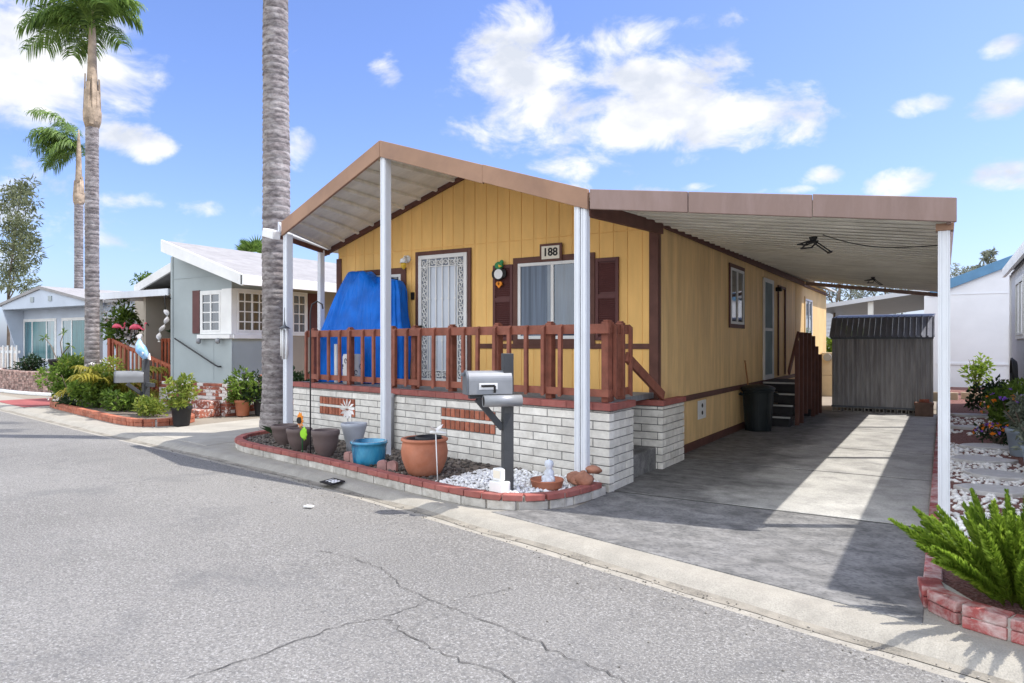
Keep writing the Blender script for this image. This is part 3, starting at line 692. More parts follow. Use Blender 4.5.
# side door, heater door, vents
g = MB(SIDE(14.72, .82)); g.box(0, .07, -.04, 0, 0, 2.08); g.box(.86, .93, -.04, 0, 0, 2.08); g.box(.07, .86, -.04, 0, 2.0, 2.08); g.box(.07, .86, -.04, 0, 0, .1); g.box(.07, .86, -.036, 0, 1.0, 1.06)
sd = g.build('door', M['white'], home, bevel=.004); sd['label'] = 'white screen door on the side wall'
g = MB(SIDE(14.72, .82)); g.box(.07, .86, -.016, 0, .1, 2.0)
for k in range(7): g.box(.15+k*.105, .165+k*.105, -.03, -.017, .1, 2.0)
g.build('screen', mat('grey door screen', (.30, .36, .38), .1), sd)
g = MB(SIDE(16.2, .85)); g.box(0, .06, -.03, 0, 0, 2.0); g.box(.78, .84, -.03, 0, 0, 2.0); g.box(.06, .78, -.03, 0, 1.94, 2.0); g.build('heater_door', M['maroon'], home, bevel=.003)
g = MB(SIDE(16.0, 2.7)); g.box(0, .1, -.12, 0, 0, .09); g.build('side_lamp', M['ink'], home, bevel=.01)
g = MB(SIDE(10.32, .42)); g.box(0, .4, -.012, 0, 0, .28)
vt = g.build('vent_plate', M['white'], home, bevel=.004)
g = MB(SIDE(10.32, .42))
for z in (.09, .2): g.tube([(.2, -.018, z), (.2, -.0125, z)], .032, 14)
g.build('outlet', M['ink'], vt)

# small things on the front wall
sg = thing('number_sign', (-4.655, YF-.02, 2.715), 'brown framed house number sign reading 188 above the front window', 'sign')
g = MB(); g.box(-4.83, -4.48, YF-.05, YF-.026, 2.70, 2.95); g.build('frame', M['maroon'], sg, bevel=.006)
g = MB(); g.box(-4.795, -4.515, YF-.056, YF-.0505, 2.735, 2.915); g.build('plaque', M['plaque'], sg)
text_mesh('188', .155, M['ink'], 'digits', Matrix.Translation((-4.655, YF-.058, 2.825)) @ FACE, sg)
pl = thing('porch_lamp', (-7.26, YF, 2.85), 'white porch lamp with amber glass beside the security door', 'lamp')
g = MB(); g.lathe([(.06, 0), (.06, .02), (.02, .03)], (0, 0, 0), 14); bmesh.ops.transform(g.bm, matrix=Matrix.Translation((-7.26, YF-.003, 2.9)) @ Matrix.Rotation(R(90), 4, 'X'), verts=g.bm.verts); g.build('back_plate', M['white'], pl)
g = MB(); g.tube([(-7.26, YF-.03, 2.92), (-7.26, YF-.08, 2.94), (-7.26, YF-.11, 2.90)], .014, 8); g.lathe([(.02, .08), (.05, .06), (.062, 0), (.05, 0)], (-7.26, YF-.11, 2.83), 14); g.build('shade', M['white'], pl)
g = MB(); g.lathe([(.01, -.1), (.034, -.07), (.045, -.03), (.04, 0)], (-7.26, YF-.11, 2.828), 14); g.build('bulb', M['amber'], pl)
bo = thing('bird_ornament', (-5.5, YF-.04, 2.4), 'green capped bird ornament with white round belly on the left shutter', 'wall ornament')
def disc(mb, cx, cz, y, r, d, seg=20, ez=1.):
    mb.prism([(cx+r*math.cos(k*6.2832/seg), y, cz+r*ez*math.sin(k*6.2832/seg)) for k in range(seg)], (0, d, 0))
g = MB(); disc(g, -5.5, 2.57, YF-.075, .095, .03); disc(g, -5.59, 2.57, YF-.07, .035, .02, 12, 1.9); disc(g, -5.41, 2.57, YF-.07, .035, .02, 12, 1.9); g.build('body', M['ink'], bo, bevel=.008)
g = MB(); disc(g, -5.5, 2.565, YF-.082, .072, .006); g.build('belly', M['white'], bo)
g = MB(); disc(g, -5.5, 2.69, YF-.08, .07, .04, 16, .8); disc(g, -5.45, 2.74, YF-.078, .03, .03, 10); g.build('head', M['green'], bo, bevel=.01)
g = MB(); g.prism([(-5.49, YF-.1, 2.70), (-5.43, YF-.1, 2.675), (-5.48, YF-.1, 2.66)], (0, .025, 0)); g.build('beak', M['yellowp'], bo)
g = MB(); disc(g, -5.515, 2.425, YF-.075, .032, .025, 12); disc(g, -5.475, 2.425, YF-.075, .032, .025, 12); g.prism([(-5.545, YF-.074, 2.415), (-5.445, YF-.074, 2.415), (-5.495, YF-.074, 2.36)], (0, .022, 0)); g.build('heart', M['orangefl'], bo)

# ================================================================== PATIO AWNING
def ribbed(mb, A, B, A2, B2, n, t=.03, rib=.035, rh=.04):
    """sheet from front edge A-B to back edge A2-B2, with n ribs underneath running front to back"""
    A, B, A2, B2 = map(Vector, (A, B, A2, B2))
    mb.prism([A, B, B2, A2], (0, 0, t))
    for k in range(n+1):
        u = (k+.02)/(n+.04); p = A.lerp(B, u); q = A2.lerp(B2, u)
        dd = (B-A).normalized()*rib
        mb.prism([p-dd*.5, p+dd*.5, q+dd*.5, q-dd*.5], (0, 0, -rh))
aw = thing('patio_awning', (-6.27, 6.95, 0), 'gabled patio awning with brown edge and ribbed underside on white posts over the front deck', 'awning')
AL, AP, AR = Vector((-8.58, 7.2, 3.41)), Vector((-6.27, 6.85, 4.21)), Vector((-3.06, 6.4, 3.11))
dz = Vector((0, 0, -.075)); bk = Vector((.02, .05, 0))
g = MB(); ribbed(g, AL+dz+bk, AP+dz+bk, (-8.95, 8.58, 3.2), (PK, 8.58, 4.15), 9); g.build('roof_panel', M['soffit'], aw)
g = MB(); ribbed(g, AP+dz+bk, AR+dz+bk, (PK, 8.58, 4.15), (-3.0, 8.58, 3.12), 12); g.build('roof_panel', M['soffit'], aw)
def fascia(mb, a, b, h, th=.04):
    d = (b-a).normalized(); n = Vector((-d.y, d.x, 0)).normalized()
    if n.y < 0: n = -n
    mb.prism([a, b, b-Vector((0, 0, h)), a-Vector((0, 0, h))], n*th)
g = MB(); fascia(g, AL, AP, .215); g.build('fascia', M['fascia'], aw, bevel=.006)
md = AP.lerp(AR, .56)
g = MB(); fascia(g, AP+Vector((.004, 0, 0)), md-Vector((.003, 0, 0)), .215); g.build('fascia', M['fascia'], aw, bevel=.006)
g = MB(); fascia(g, md+Vector((0, -.006, .003)), AR+Vector((0, -.006, .003)), .205); g.build('fascia', M['fascia'], aw, bevel=.006)
g = MB(); n_ = Vector((-.02, -.012, 0)); g.prism([AL+n_, Vector((-8.98, 8.55, 3.27)), Vector((-8.98, 8.55, 3.12)), AL+n_-Vector((0, 0, .2))], (-.03, -.01, 0)); g.build('gutter', M['postwhite'], aw, bevel=.005)
g = MB(); g.bar((-8.62, 7.24, 3.19), (-8.93, 8.5, 3.1), .05, .07); g.build('eave_beam', M['maroon'], aw, bevel=.004)
g = MB(); g.bar((-3.09, 6.47, 2.93), (-3.04, 8.52, 3.02), .05, .16); g.build('eave_beam', M['maroon'], aw, bevel=.004)
g = MB(); g.bar((-8.62, 7.15, 3.2), (-9.05, 7.3, 3.3), .12, .13); g.build('gutter_end', M['white'], aw, bevel=.01)
def post(mb, x, y, w_, z0, z1, ang=0.):
    m = frame(x, y, ang); mb.box(-w_/2, w_/2, -w_/2, w_/2, z0, z1, m)
    for s in (-1, 1): mb.box(s*w_*.28-w_*.09, s*w_*.28+w_*.09, -w_/2-.006, -w_/2-.0005, z0, z1, m)
    mb.box(-w_/2-.03, w_/2+.03, -w_/2-.03, w_/2+.03, z0, z0+.012, m)
for x, y, w_, z1 in ((-8.52, 7.28, .105, 3.22), (-6.23, 6.93, .10, 4.03), (-3.195, 6.475, .068, 2.96), (-8.9, 8.3, .085, 3.12)):
    g = MB(); post(g, x, y, w_, .09, z1, -8); g.build('post', M['postwhite'], aw, bevel=.004)

cp = thing('carport', (-1.5, 6.9, 0), 'wide flat carport with mauve brown edge over the driveway right of the yellow home', 'carport')
CL, CR_ = Vector((-3.04, 6.41, 3.115)), Vector((.09, 6.77, 2.745))
g = MB()
nr = 44
BL_, BR_ = Vector((-3.02, 19.4, 3.21)), Vector((.05, 19.4, 2.78))
FL_, FR_ = CL+Vector((.02, .05, -.07)), CR_+Vector((-.04, .05, -.07))
g.prism([FL_, FR_, BR_, BL_], (0, 0, .03))
for k in range(nr+1):
    u = k/nr; p = FL_.lerp(BL_, u); q = FR_.lerp(BR_, u)
    g.prism([p, q, q+Vector((0, .06, 0)), p+Vector((0, .06, 0))], (0, 0, -.018))
g.build('roof_panel', M['soffit'], cp)
for a, b in ((0, .31), (.3115, .655), (.6565, 1)):
    g = MB(); j = Vector((0, rng.uniform(-.004, .004), rng.uniform(-.003, .003))); fascia(g, CL.lerp(CR_, a)+j, CL.lerp(CR_, b)+j, .2); g.build('fascia', M['fascia2'], cp, bevel=.006)
g = MB(); g.prism([CR_+Vector((0, .045, 0)), Vector((.09, 19.4, 2.86)), Vector((.05, 19.4, 2.68)), CR_+Vector((-.04, .045, -.2))], (-.035, 0, 0)); g.build('gutter', M['fascia2'], cp, bevel=.004)
g = MB(); g.bar((-3.05, 19.42, 3.12), (.05, 19.42, 2.69), .05, .09); g.build('rear_edge', M['fascia2'], cp)
for x, y, z1 in ((.0, 6.93, 2.5), (.0, 11.1, 2.6), (.0, 15.2, 2.65), (.0, 19.3, 2.7)):
    g = MB(); post(g, x, y, .088, .05, z1); p_ = g.build('post', M['postwhite'], cp, bevel=.004)
g = MB(); post(g, -3.112, 6.46, .068, .09, 2.93, -8); g.build('post', M['postwhite'], cp, bevel=.004)
g = MB(); g.box(-.06, .07, 6.87, 6.99, 2.5, 2.56); g.build('bracket', M['fascia'], cp, bevel=.004)

def hang_light(x, y, z, lab, s=1.):
    t = thing('work_light', (x, y, z), lab, 'light', 'black lights under the carport')
    g = MB(); g.tube([(x, y, z), (x, y, z-.06*s)], [.05*s, .035*s], 12); g.build('hub', M['blacksteel'], t)
    for a, tl in ((20, -.75), (140, -.1), (255, -.55)):
        d = Vector((math.cos(R(a)), math.sin(R(a)), tl)); n = Vector((-d.y, d.x, 0)).normalized()
        g = MB(); p = Vector((x, y, z-.05*s)); e = p+d*.19*s
        for k in (-1, 1): g.bar(p+n*k*.06*s, e+n*k*.06*s, .014*s, .014*s)
        g.bar(e-n*.07*s, e+n*.07*s, .03*s, .018*s); g.bar(p-n*.06*s+d*.03, p+n*.06*s+d*.03, .016*s, .016*s)
        g.build('arm', M['blacksteel'], t)
hang_light(-1.3, 8.8, 2.80, 'black folding work light under the carport roof near its front edge', .95)
hang_light(-1.2, 15.6, 2.88, 'small black work light at the far end of the carport roof', .8)
g = MB(); a, b = Vector((-1.2, 8.82, 2.82)), Vector((-.03, 8.9, 2.62)); g.tube([a.lerp(b, t)-Vector((0, 0, .1*math.sin(math.pi*t)*(1-.4*t))) for t in [i/16 for i in range(17)]], .006, 6)
one('power_cord', g, M['blacksteel'], 'thin black cord sagging under the carport from light to right post', 'cord', base=a)

# ================================================================== DECK WALL, RAILING
FD = frame(-2.96, 6.72, -11); dr = random.Random(5)
dw = thing('brick_wall', (-5.9, 7.3, 0), 'white block wall with red cap and red brick vents under the front deck', 'wall')
HO = [(-2.63, -1.66, .46, .736), (-5.5, -4.55, .46, .736)]
g = MB(FD); bricks(g, -6.3, -.002, 0, .85, .42, .0925, .012, 0, .09, dr, HO); g.build('blocks', M['block'], dw, bevel=.004, segs=1)
FS = Matrix.Translation((-2.96, 6.72, 0)) @ Matrix.Rotation(R(90), 4, 'Z')
g = MB(FS); bricks(g, .098, .66, 0, .85, .36, .0925, .012, 0, .09, dr); g.build('blocks', M['block'], dw, bevel=.004, segs=1)
g = MB(FD); g.box(-6.3, -.03, .008, .10, 0, .848); g.build('mortar', M['mortar'], dw)
g = MB(FS); g.box(.10, .64, .008, .3, 0, .848); g.build('mortar', M['mortar'], dw)
g = MB(FD); x = -6.32
while x < .01:
    g.t = dr.random(); x1 = min(x+.36, .022); g.box(x+.002, x1-.002, -.02, .12, .852, .925+dr.uniform(-.002, .002)); x = x1
    if x > .015: break
g.build('cap', M['cap'], dw, bevel=.005)
g = MB(FS)
for a, b in ((.125, .40), (.402, .68)): g.t = dr.random(); g.box(a, b, -.022, .12, .852, .924)
g.build('cap', M['cap'], dw, bevel=.005)
for hx0, hx1, z0, z1 in HO:
    g = MB(FD); n = 11; wd = (hx1-hx0)/n
    for r0, r1 in ((z0+.004, z0+.115), (z0+.16, z1-.010)):
        for k in range(n):
            g.t = dr.random(); g.box(hx0+k*wd+.014, hx0+(k+1)*wd-.004, -.008, .05, r0, r1)
    g.build('vent_brick', M['redbrick'], dw, bevel=.006)
    g = MB(FD); g.box(hx0, hx1-.01, -.004, .0075, z0+.121, z0+.155); g.build('vent_strip', M['block'], dw)

dk = thing('deck', (-5.9, 7.9, .6), 'grey boarded front deck behind the white block wall', 'deck')
g = MB(); q0 = FD @ Vector((-6.26, .13, .86)); q1 = FD @ Vector((-.06, .13, .86)); g.prism([q0, q1, (-3.0, 7.3, .86), (-3.16, 7.35, .86), (-3.16, 8.56, .86), (-8.8, 8.56, .86)], (0, 0, .068)); g.build('deck_boards', M['deck'], dk)
pr_ = thing('brick_pier', (-3.4, 8.7, 0), 'short white block pier with red cap against the corner of the yellow home', 'wall')
g = MB(Matrix.Translation((-2.95, 8.3, 0))); bricks(g, -.9, 0, 0, .785, .42, .0925, .012, 0, .09, dr); g.build('blocks', M['block'], pr_, bevel=.004, segs=1)
g = MB(Matrix.Translation((-2.95, 8.3, 0)) @ Matrix.Rotation(R(90), 4, 'Z')); bricks(g, .098, .85, 0, .785, .36, .0925, .012, 0, .09, dr); g.build('blocks', M['block'], pr_, bevel=.004, segs=1)
g = MB(); g.box(-3.85, -2.966, 8.312, 9.13, 0, .782); g.build('mortar', M['mortar'], pr_)
g = MB(); g.t = .4; g.box(-3.9, -2.93, 8.28, 8.40, .785, .85); g.t = .7; g.box(-3.05, -2.93, 8.402, 9.17, .785, .85); g.build('cap', M['cap'], pr_, bevel=.005)
st = thing('front_steps', (-3.4, 7.8, 0), 'low concrete steps between the deck wall and the block pier', 'steps')
g = MB(); g.box(-3.9, -3.03, 7.40, 8.295, 0, .27); g.build('step', M['driveold'], st, bevel=.01)
g = MB(); g.box(-3.9, -3.4, 7.41, 8.29, .271, .55); g.build('step', M['driveold'], st, bevel=.01)

rl = thing('deck_railing', (-5.9, 7.4, .93), 'red brown wooden railing with square balusters along the front deck', 'railing')
def rpost(mb, xf, x, y, w_=.088, z0=.926, z1=1.79):
    mb.box(x-w_/2, x+w_/2, y-w_/2, y+w_/2, z0, z1, xf)
    mb.box(x-w_*.36, x+w_*.36, y-w_*.36, y+w_*.36, z1, z1+.018, xf)
yR = .10
for s in (.14, .92, 1.75, 2.6, 3.36, 3.83, 4.88, 5.9):
    g = MB(); rpost(g, FD, -s, yR+.05+(0 if s not in (2.6, 3.36) else .02)); g.build('rail_post', M['rail'], rl, bevel=.01)
for z0, z1 in ((1.66, 1.765), (.985, 1.065)):
    for a, b in ((-6.0, -3.05), (-3.047, -.06)):
        g = MB(FD); g.t = dr.random(); g.box(a, b, yR-.036, yR, z0, z1); g.build('rail_board', M['rail'], rl, bevel=.004)
    g = MB(FS); g.t = dr.random(); g.box(.16, .70, .055, .09, z0, z1); g.build('rail_board', M['rail'], rl, bevel=.004)
def baluster(xf, x, y, z0=.965, z1=1.77):
    g = MB(xf); g.t = dr.random(); w_ = .024; j = dr.uniform(-.006, .006)
    g.prism([(x-w_+j, y, z0+.03), (x-w_+j, y-.038, z0), (x-w_, y-.038, z1-.035), (x-w_, y, z1)], (2*w_, 0, 0)); g.build('baluster', M['rail'], rl, bevel=.003)
for s in (.42, .69, .94, 1.2, 1.47, 1.71, 2.0, 2.26, 2.54, 2.83, 3.12, 3.4, 3.66, 3.93, 4.15, 4.42, 4.76, 5.02, 5.32, 5.61, 5.97): baluster(FD, -s, yR-.037)
for s in (.24, .44, .66): baluster(FS, s, .054)
for s in (.30, .62):
    g = MB(); rpost(g, FS, s, .14); g.build('rail_post', M['rail'], rl, bevel=.01)
# left return of the railing back to the house
FL2 = Matrix.Translation(FD @ Vector((-5.95, .15, 0))) @ Matrix.Rotation(R(88), 4, 'Z')
for z0, z1 in ((1.66, 1.765), (.985, 1.065)):
    g = MB(FL2); g.box(.06, .75, -.018, .018, z0, z1); g.build('rail_board', M['rail'], rl, bevel=.004)
for s in (.25, .5): baluster(FL2, s, -.019)
g = MB(); g.bar((-3.02, 7.32, 1.41), (-2.985, 8.42, .90), .04, .115); hr = one('stair_handrail', g, M['rail'], 'sloping red brown handrail board from deck railing down to the block pier', 'handrail', base=(-3.0, 8.4, .9), bevel=.004)
g = MB(); p = FD @ Vector((-3.6, -.045, 0)); g.tube([(p.x, p.y, .1), (p.x, p.y, .8), (p.x+.01, p.y+.02, .86)], .032, 12)
one('downpipe', g, M['gutterplastic'], 'grey downpipe running up the white block wall behind the blue pot', 'pipe', base=(p.x, p.y, .1))

# ================================================================== TARP COVERED FURNITURE AND DRUM ON THE DECK
g = MB(); N = 120; prof = [(.94, -8.88, -7.08, 8.10, 8.52), (1.2, -8.87, -7.06, 8.10, 8.52), (1.5, -8.84, -7.08, 8.11, 8.52), (1.75, -8.78, -7.12, 8.13, 8.53), (2.0, -8.66, -7.15, 8.16, 8.53), (2.25, -8.54, -7.18, 8.19, 8.53), (2.45, -8.43, -7.20, 8.22, 8.53), (2.60, -8.34, -7.22, 8.24, 8.53), (2.66, -8.30, -7.24, 8.27, 8.52), (2.67, -8.24, -7.3, 8.30, 8.49)]
rings = []
for i, (z, x0, x1, y0, y1) in enumerate(prof):
    cx, cy, hx, hy = (x0+x1)/2, (y0+y1)/2, (x1-x0)/2, (y1-y0)/2; ring = []
    for k in range(N):
        a = 2*math.pi*k/N; ca, sa = math.cos(a), math.sin(a)
        e = .42; px = cx+hx*math.copysign(abs(ca)**e, ca); py = cy+hy*math.copysign(abs(sa)**e, sa)
        fold = (math.sin(a*9+z*1.2)+.7*math.sin(a*19+1+z*2.1))*.017*(1.5-(z-.94)/1.6) + .05*noise.noise(Vector((px*2.2, z*2.4, py*2.2)))+.03*noise.noise(Vector((px*9, z*2.0+px*3, 1)))+.030*max(0, 1-abs(noise.noise(Vector((px*3+z*2.5, z*1.6-px*2, 7))))*5)+.022*max(0, 1-abs(noise.noise(Vector((px*5-z*2.2, z*2.2+px, 17))))*5)
        zz = z
        if z > 2.2:
            u = (px+7.72)/.45
            zz = z+(.06 if u < -.3 else -.10*max(0, min(1, (u+.3)*1.3)))*((z-2.2)/.4) - (.10*math.exp(-((px+7.66)/.10)**2))*((z-2.2)/.4)
        d = Vector((ca, sa, 0)); ring.append(g.v((px+d.x*fold, py+d.y*fold, zz+.012*noise.noise(Vector((px*5, py*5, z))))))
    rings.append(ring)
for a, b in zip(rings, rings[1:]):
    for k in range(N): g.f([a[k], a[(k+1) % N], b[(k+1) % N], b[k]], True)
g.f(rings[-1], True)
tp = one('tarp', g, M['tarp'], 'bright blue tarp draped over bulky furniture on the front deck', 'tarp', base=(-7.65, 8.1, .93))
md = tp.modifiers.new('Subsurf', 'SUBSURF'); md.levels = 1; md.render_levels = 2
dm = thing('storage_drum', (-7.9, 7.66, .93), 'white patterned drum behind the railing in front of the blue tarp', 'drum')
c0 = FD @ Vector((-5.05, .30, 0))
dm.location = (c0.x, c0.y, .93)
g = MB(); g.lathe([(.135, 0), (.15, .04), (.15, .42), (.135, .46), (.0, .465)], (c0.x, c0.y, .932), 24); g.build('body', M['white'], dm)
g = MB()
for k in range(12):
    a = k*.55-3.2; z = 1.02+.09*(k % 4); r = .154
    pts = [(c0.x+r*math.cos(a+.14*math.cos(t)), c0.y+r*math.sin(a+.14*math.cos(t)), z+.035*math.sin(t)) for t in [i*.6 for i in range(10)]]
    g.tube(pts, .006, 4)
g.build('pattern', mat('slate pattern', (.12, .14, .2), .1), dm)
wb = FD @ Vector((-5.45, .27, 0)); g = MB(frame(wb.x, wb.y, -11)); g.box(-.035, .035, -.02, .02, .932, 1.55); one('white_board', g, M['white'], 'narrow white board standing upright left of the patterned drum', 'board', base=(wb.x, wb.y, .932), bevel=.004)
# ================================================================== FRONT PLANTER
pr = random.Random(21)
PB = catmull([(-9.35, 8.4, 0), (-9.42, 7.6, 0), (-9.2, 6.98, 0), (-8.75, 6.62, 0), (-8.0, 6.42, 0), (-6.53, 6.13, 0), (-5.4, 5.85, 0), (-4.5, 5.64, 0), (-3.9, 5.53, 0), (-3.42, 5.58, 0), (-3.14, 5.86, 0), (-3.03, 6.3, 0), (-3.0, 6.72, 0)], 10)
pb = thing('planter_border', (-6, 6, 0), 'low curved border of white blocks topped with red brick below the deck wall', 'border')
g = MB(); border(g, PB, .29, .082, .10, 0, .008, pr); g.build('block_course', M['blockdirty'], pb, bevel=.006)
g = MB(); border(g, PB, .20, .058, .115, .087, .010, pr, -.002); g.build('brick_course', M['cap'], pb, bevel=.007)
g = MB(); border(g, PB, .4, .128, .075, 0, -.006, pr); g.build('mortar', M['mortarlight'], pb)
g = MB(); g.poly([(p.x, p.y, .095) for p in PB]+[(-9.0, 7.83, .095), (-9.2, 8.4, .095)]); struct('planter_soil', g, M['soil'])
def inside(x, y):
    c = False; n = len(PB)+1; P = [(p.x, p.y) for p in PB]+[(-9.0, 7.83)]
    j = n-1
    for i in range(n):
        if (P[i][1] > y) != (P[j][1] > y) and x < (P[j][0]-P[i][0])*(y-P[i][1])/(P[j][1]-P[i][1])+P[i][0]: c = not c
        j = i
    return c
def edge_d(x, y): return min((Vector((x, y, 0))-p).length for p in PB)
def wall_y(x): return 6.72+(-2.96-x)*math.tan(R(11))
g = MB(); n = 0
while n < 1500:
    x = pr.uniform(-9.2, -4.1); y = pr.uniform(5.7, 8.3)
    if not inside(x, y) or edge_d(x, y) < .08 or y > wall_y(x)-.03: continue
    if x > -4.7 and pr.random() < .4: continue
    g.t = pr.random()**1.6; r = pr.uniform(.012, .032); g.blob((x, y, .098+r*.3), (r, r*.8, r*.6), pr, 1); n += 1
tag(g.build('dark_gravel', M['darkstone'], recalc=False), 'dark grey gravel around the pots in the front planter', 'gravel', kind='stuff')
g = MB(); n = 0
while n < 1700:
    x = pr.uniform(-4.55, -3.05); y = pr.uniform(5.5, 6.7)
    if not inside(x, y) or edge_d(x, y) < .075 or y > wall_y(x)-.02: continue
    h = max(0, 1-((x+3.75)/.7)**2)*.05
    if x < -4.05 and y < 5.95+(-4.05-x)*.3 and pr.random() < .5: continue
    g.t = pr.random(); r = pr.uniform(.014, .03); g.blob((x, y, .10+h*pr.random()), (r, r*.85, r*.7), pr, 1); n += 1
tag(g.build('white_pebbles', M['whitestone'], recalc=False), 'white pebbles heaped around the mailbox post in the front planter', 'pebbles', kind='stuff')

def pot(name, x, y, z, prof, m, label, seg=32, fill=None, group=None, extra=None):
    """prof: outer profile from the foot to the rim; a wall and a hollow inside are added"""
    t = thing(name, (x, y, z), label, 'plant pot', group)
    rim_r, rim_z = prof[-1]; g = MB()
    inner = [(rim_r-.03, rim_z), (rim_r-.035, rim_z-.02), (rim_r-.05, rim_z-.09), (0.001, rim_z-.095)]
    g.lathe(prof+inner, (x, y, z), seg); g.build('body', m, t)
    g = MB(); g.lathe([(rim_r-.052, 0), (.001, .012)], (x, y, z+rim_z-.09), 20); g.build('potting_soil', fill or M['soil'], t)
    return t
BRP = lambda s, h: [(.6*s*.95, 0), (.62*s, .01), (.72*s, h*.25), (.86*s, h*.62), (.90*s, h*.8), (.91*s, h*.82), (1.0*s, h*.83), (1.0*s, h), (.97*s, h+.005)]
BWL = lambda s, h: [(.50*s, 0), (.55*s, .012), (.56*s, h*.12), (.72*s, h*.22), (.88*s, h*.55), (.92*s, h*.78), (1.0*s, h*.84), (1.0*s, h), (.97*s, h+.005)]
pot('plant_pot', -8.10, 6.86, .10, BWL(.19, .28), M['brownpot'], 'brown pot nearest the palm trunk at the left end of the row', group='brown plastic pots in the front planter')
pot('plant_pot', -7.52, 6.62, .10, BWL(.175, .29), M['brownpot'], 'second brown pot, beside the sunflower stake under the left post', group='brown plastic pots in the front planter')
pot('plant_pot', -6.78, 6.40, .10, BWL(.18, .34), M['brownpot'], 'footed brown pot just right of the thin black hook pole', group='brown plastic pots in the front planter')
pot('plant_pot', -6.72, 6.85, .10, [(.10, 0), (.105, .12), (.11, .14), (.165, .34), (.175, .36), (.175, .39), (.165, .395)], M['greypot'], 'tall pale grey pot standing behind the blue glazed pot')
t = pot('plant_pot', -5.93, 6.30, .10, [(.175, 0), (.188, .01), (.196, .06), (.20, .1), (.208, .2), (.212, .245), (.226, .25), (.226, .275), (.216, .28)], M['blueglaze'], 'turquoise blue glazed pot with dripped glaze at foot of the centre post')
t = pot('plant_pot', -4.93, 6.12, .10, [(.165, 0), (.18, .01), (.215, .08), (.252, .18), (.262, .26), (.25, .34), (.24, .362), (.248, .37), (.262, .38), (.262, .40), (.25, .405)], M['terra'], 'large round terracotta pot with a dark liner inside')
g = MB(); g.lathe([(.17, .36), (.185, .375), (.205, .39), (.202, .40), (.18, .385), (.16, .37)], (-4.93, 6.12, .10), 28); g.lathe([(.14, .36), (.15, .425), (.135, .425), (.12, .37)], (-4.89, 6.14, .10), 24); g.build('liner', M['blackpl'], t)

# hook pole, stakes, pinwheel, ornaments
g = MB(); g.tube([(-6.95, 6.30, .09), (-6.95, 6.30, 1.95), (-6.93, 6.31, 2.06), (-6.86, 6.33, 2.1), (-6.79, 6.35, 2.06), (-6.78, 6.355, 2.0)], .009, 8)
one('hook_pole', g, M['blacksteel'], 'thin black shepherd hook pole standing between two brown pots', 'pole', base=(-6.95, 6.30, .09))
g0 = thing('hanging_lantern', (-8.62, 7.18, 1.5), 'white slatted wind chime with small cap hanging on the left awning post', 'wind chime')
g = MB(); g.lathe([(.09, 0), (.02, .05), (.004, .13)], (-8.42, 7.13, 1.78), 12); g.build('cap', M['mailgrey_d'], g0)
for k in range(5):
    g = MB(); a = k*1.257; x, y = -8.42+.05*math.cos(a), 7.13+.05*math.sin(a); g.tube([(x, y, 1.77), (x, y, 1.32+.05*(k % 2))], .013, 8); g.build('tube', M['white'], g0)
g = MB(); g.tube([(-8.42, 7.13, 1.90), (-8.42, 7.13, 2.05), (-8.5, 7.2, 2.1)], .004, 5); g.build('hook', M['blacksteel'], g0)
FU = Matrix.Rotation(R(90), 4, 'X')
def flower(mb, c, r, n, w_, facing=-20, tilt=0.):
    m = Matrix.Translation(c) @ Matrix.Rotation(R(facing), 4, 'Z')
    for k in range(n):
        a = 6.2832*k/n; q = Vector((math.cos(a), 0, math.sin(a))); s = Vector((-math.sin(a), 0, math.cos(a)))
        mb.prism([m @ (q*r*.25), m @ (q*r*.65+s*w_+Vector((0, -.012, 0))), m @ (q*r), m @ (q*r*.65-s*w_)], m.to_3x3() @ Vector((0, .005, 0)))
sf = thing('sunflower_stake', (-7.30, 6.48, .1), 'sunflower garden stake with lime green face between the brown pots', 'garden stake')
g = MB(); g.tube([(-7.30, 6.48, .09), (-7.31, 6.48, .5)], .006, 6); g.build('stem', M['green'], sf)
g = MB(); flower(g, (-7.32, 6.46, .53), .115, 10, .028); g.build('petals', M['orangefl'], sf)
g = MB(); disc(g, -7.32, .53, 6.435, .045, .015); g.build('flower_centre', M['ink'], sf)
g = MB(); flower(g, (-7.22, 6.44, .36), .095, 8, .04); disc(g, -7.22, .36, 6.42, .06, .012); g.build('leaf_face', M['lime'], sf)
pw = thing('pinwheel', (-6.98, 6.98, .1), 'white pinwheel on a stick in front of the left red brick vent', 'pinwheel')
g = MB(); g.tube([(-6.98, 6.98, .09), (-6.96, 6.98, .64)], .006, 6); g.build('stick', M['mailgrey'], pw)
for k in range(12):
    g = MB(); a = 6.2832*k/12; c = Vector((-6.96, 6.96, .66)); q = Vector((math.cos(a), 0, math.sin(a))); s = Vector((-math.sin(a), .5, math.cos(a)))
    g.prism([c+q*.02, c+q*.09+s*.028, c+q*.145, c+q*.10-s*.01], (0, .004, 0)); g.build('blade', M['whitefl'], pw)
df = thing('dragonfly_stake', (-4.52, 5.83, .1), 'white dragonfly ornament on a thin stake beside the terracotta pot', 'garden stake')
g = MB(); g.tube([(-4.52, 5.83, .09), (-4.545, 5.83, .61)], .006, 6); g.build('stake', M['white'], df)
g = MB(); g.tube([(-4.60, 5.80, .62), (-4.545, 5.83, .625), (-4.43, 5.87, .615)], [.014, .018, .008], 8); g.build('body', M['white'], df)
for s in (1, -1):
    for k, (l, a) in enumerate(((.13, 15), (.11, -25))):
        g = MB(); d = Vector((math.cos(R(a))*.25-.1*k, -s*.8, .5)).normalized(); leaf(g, Vector((-4.56+.02*k, 5.83, .63)), d, Vector((0, 0, 1)), l, .05, pr, .05, 0)
        o = g.build('wing', M['whitefl'], df); md = o.modifiers.new('Solidify', 'SOLIDIFY'); md.thickness = .004
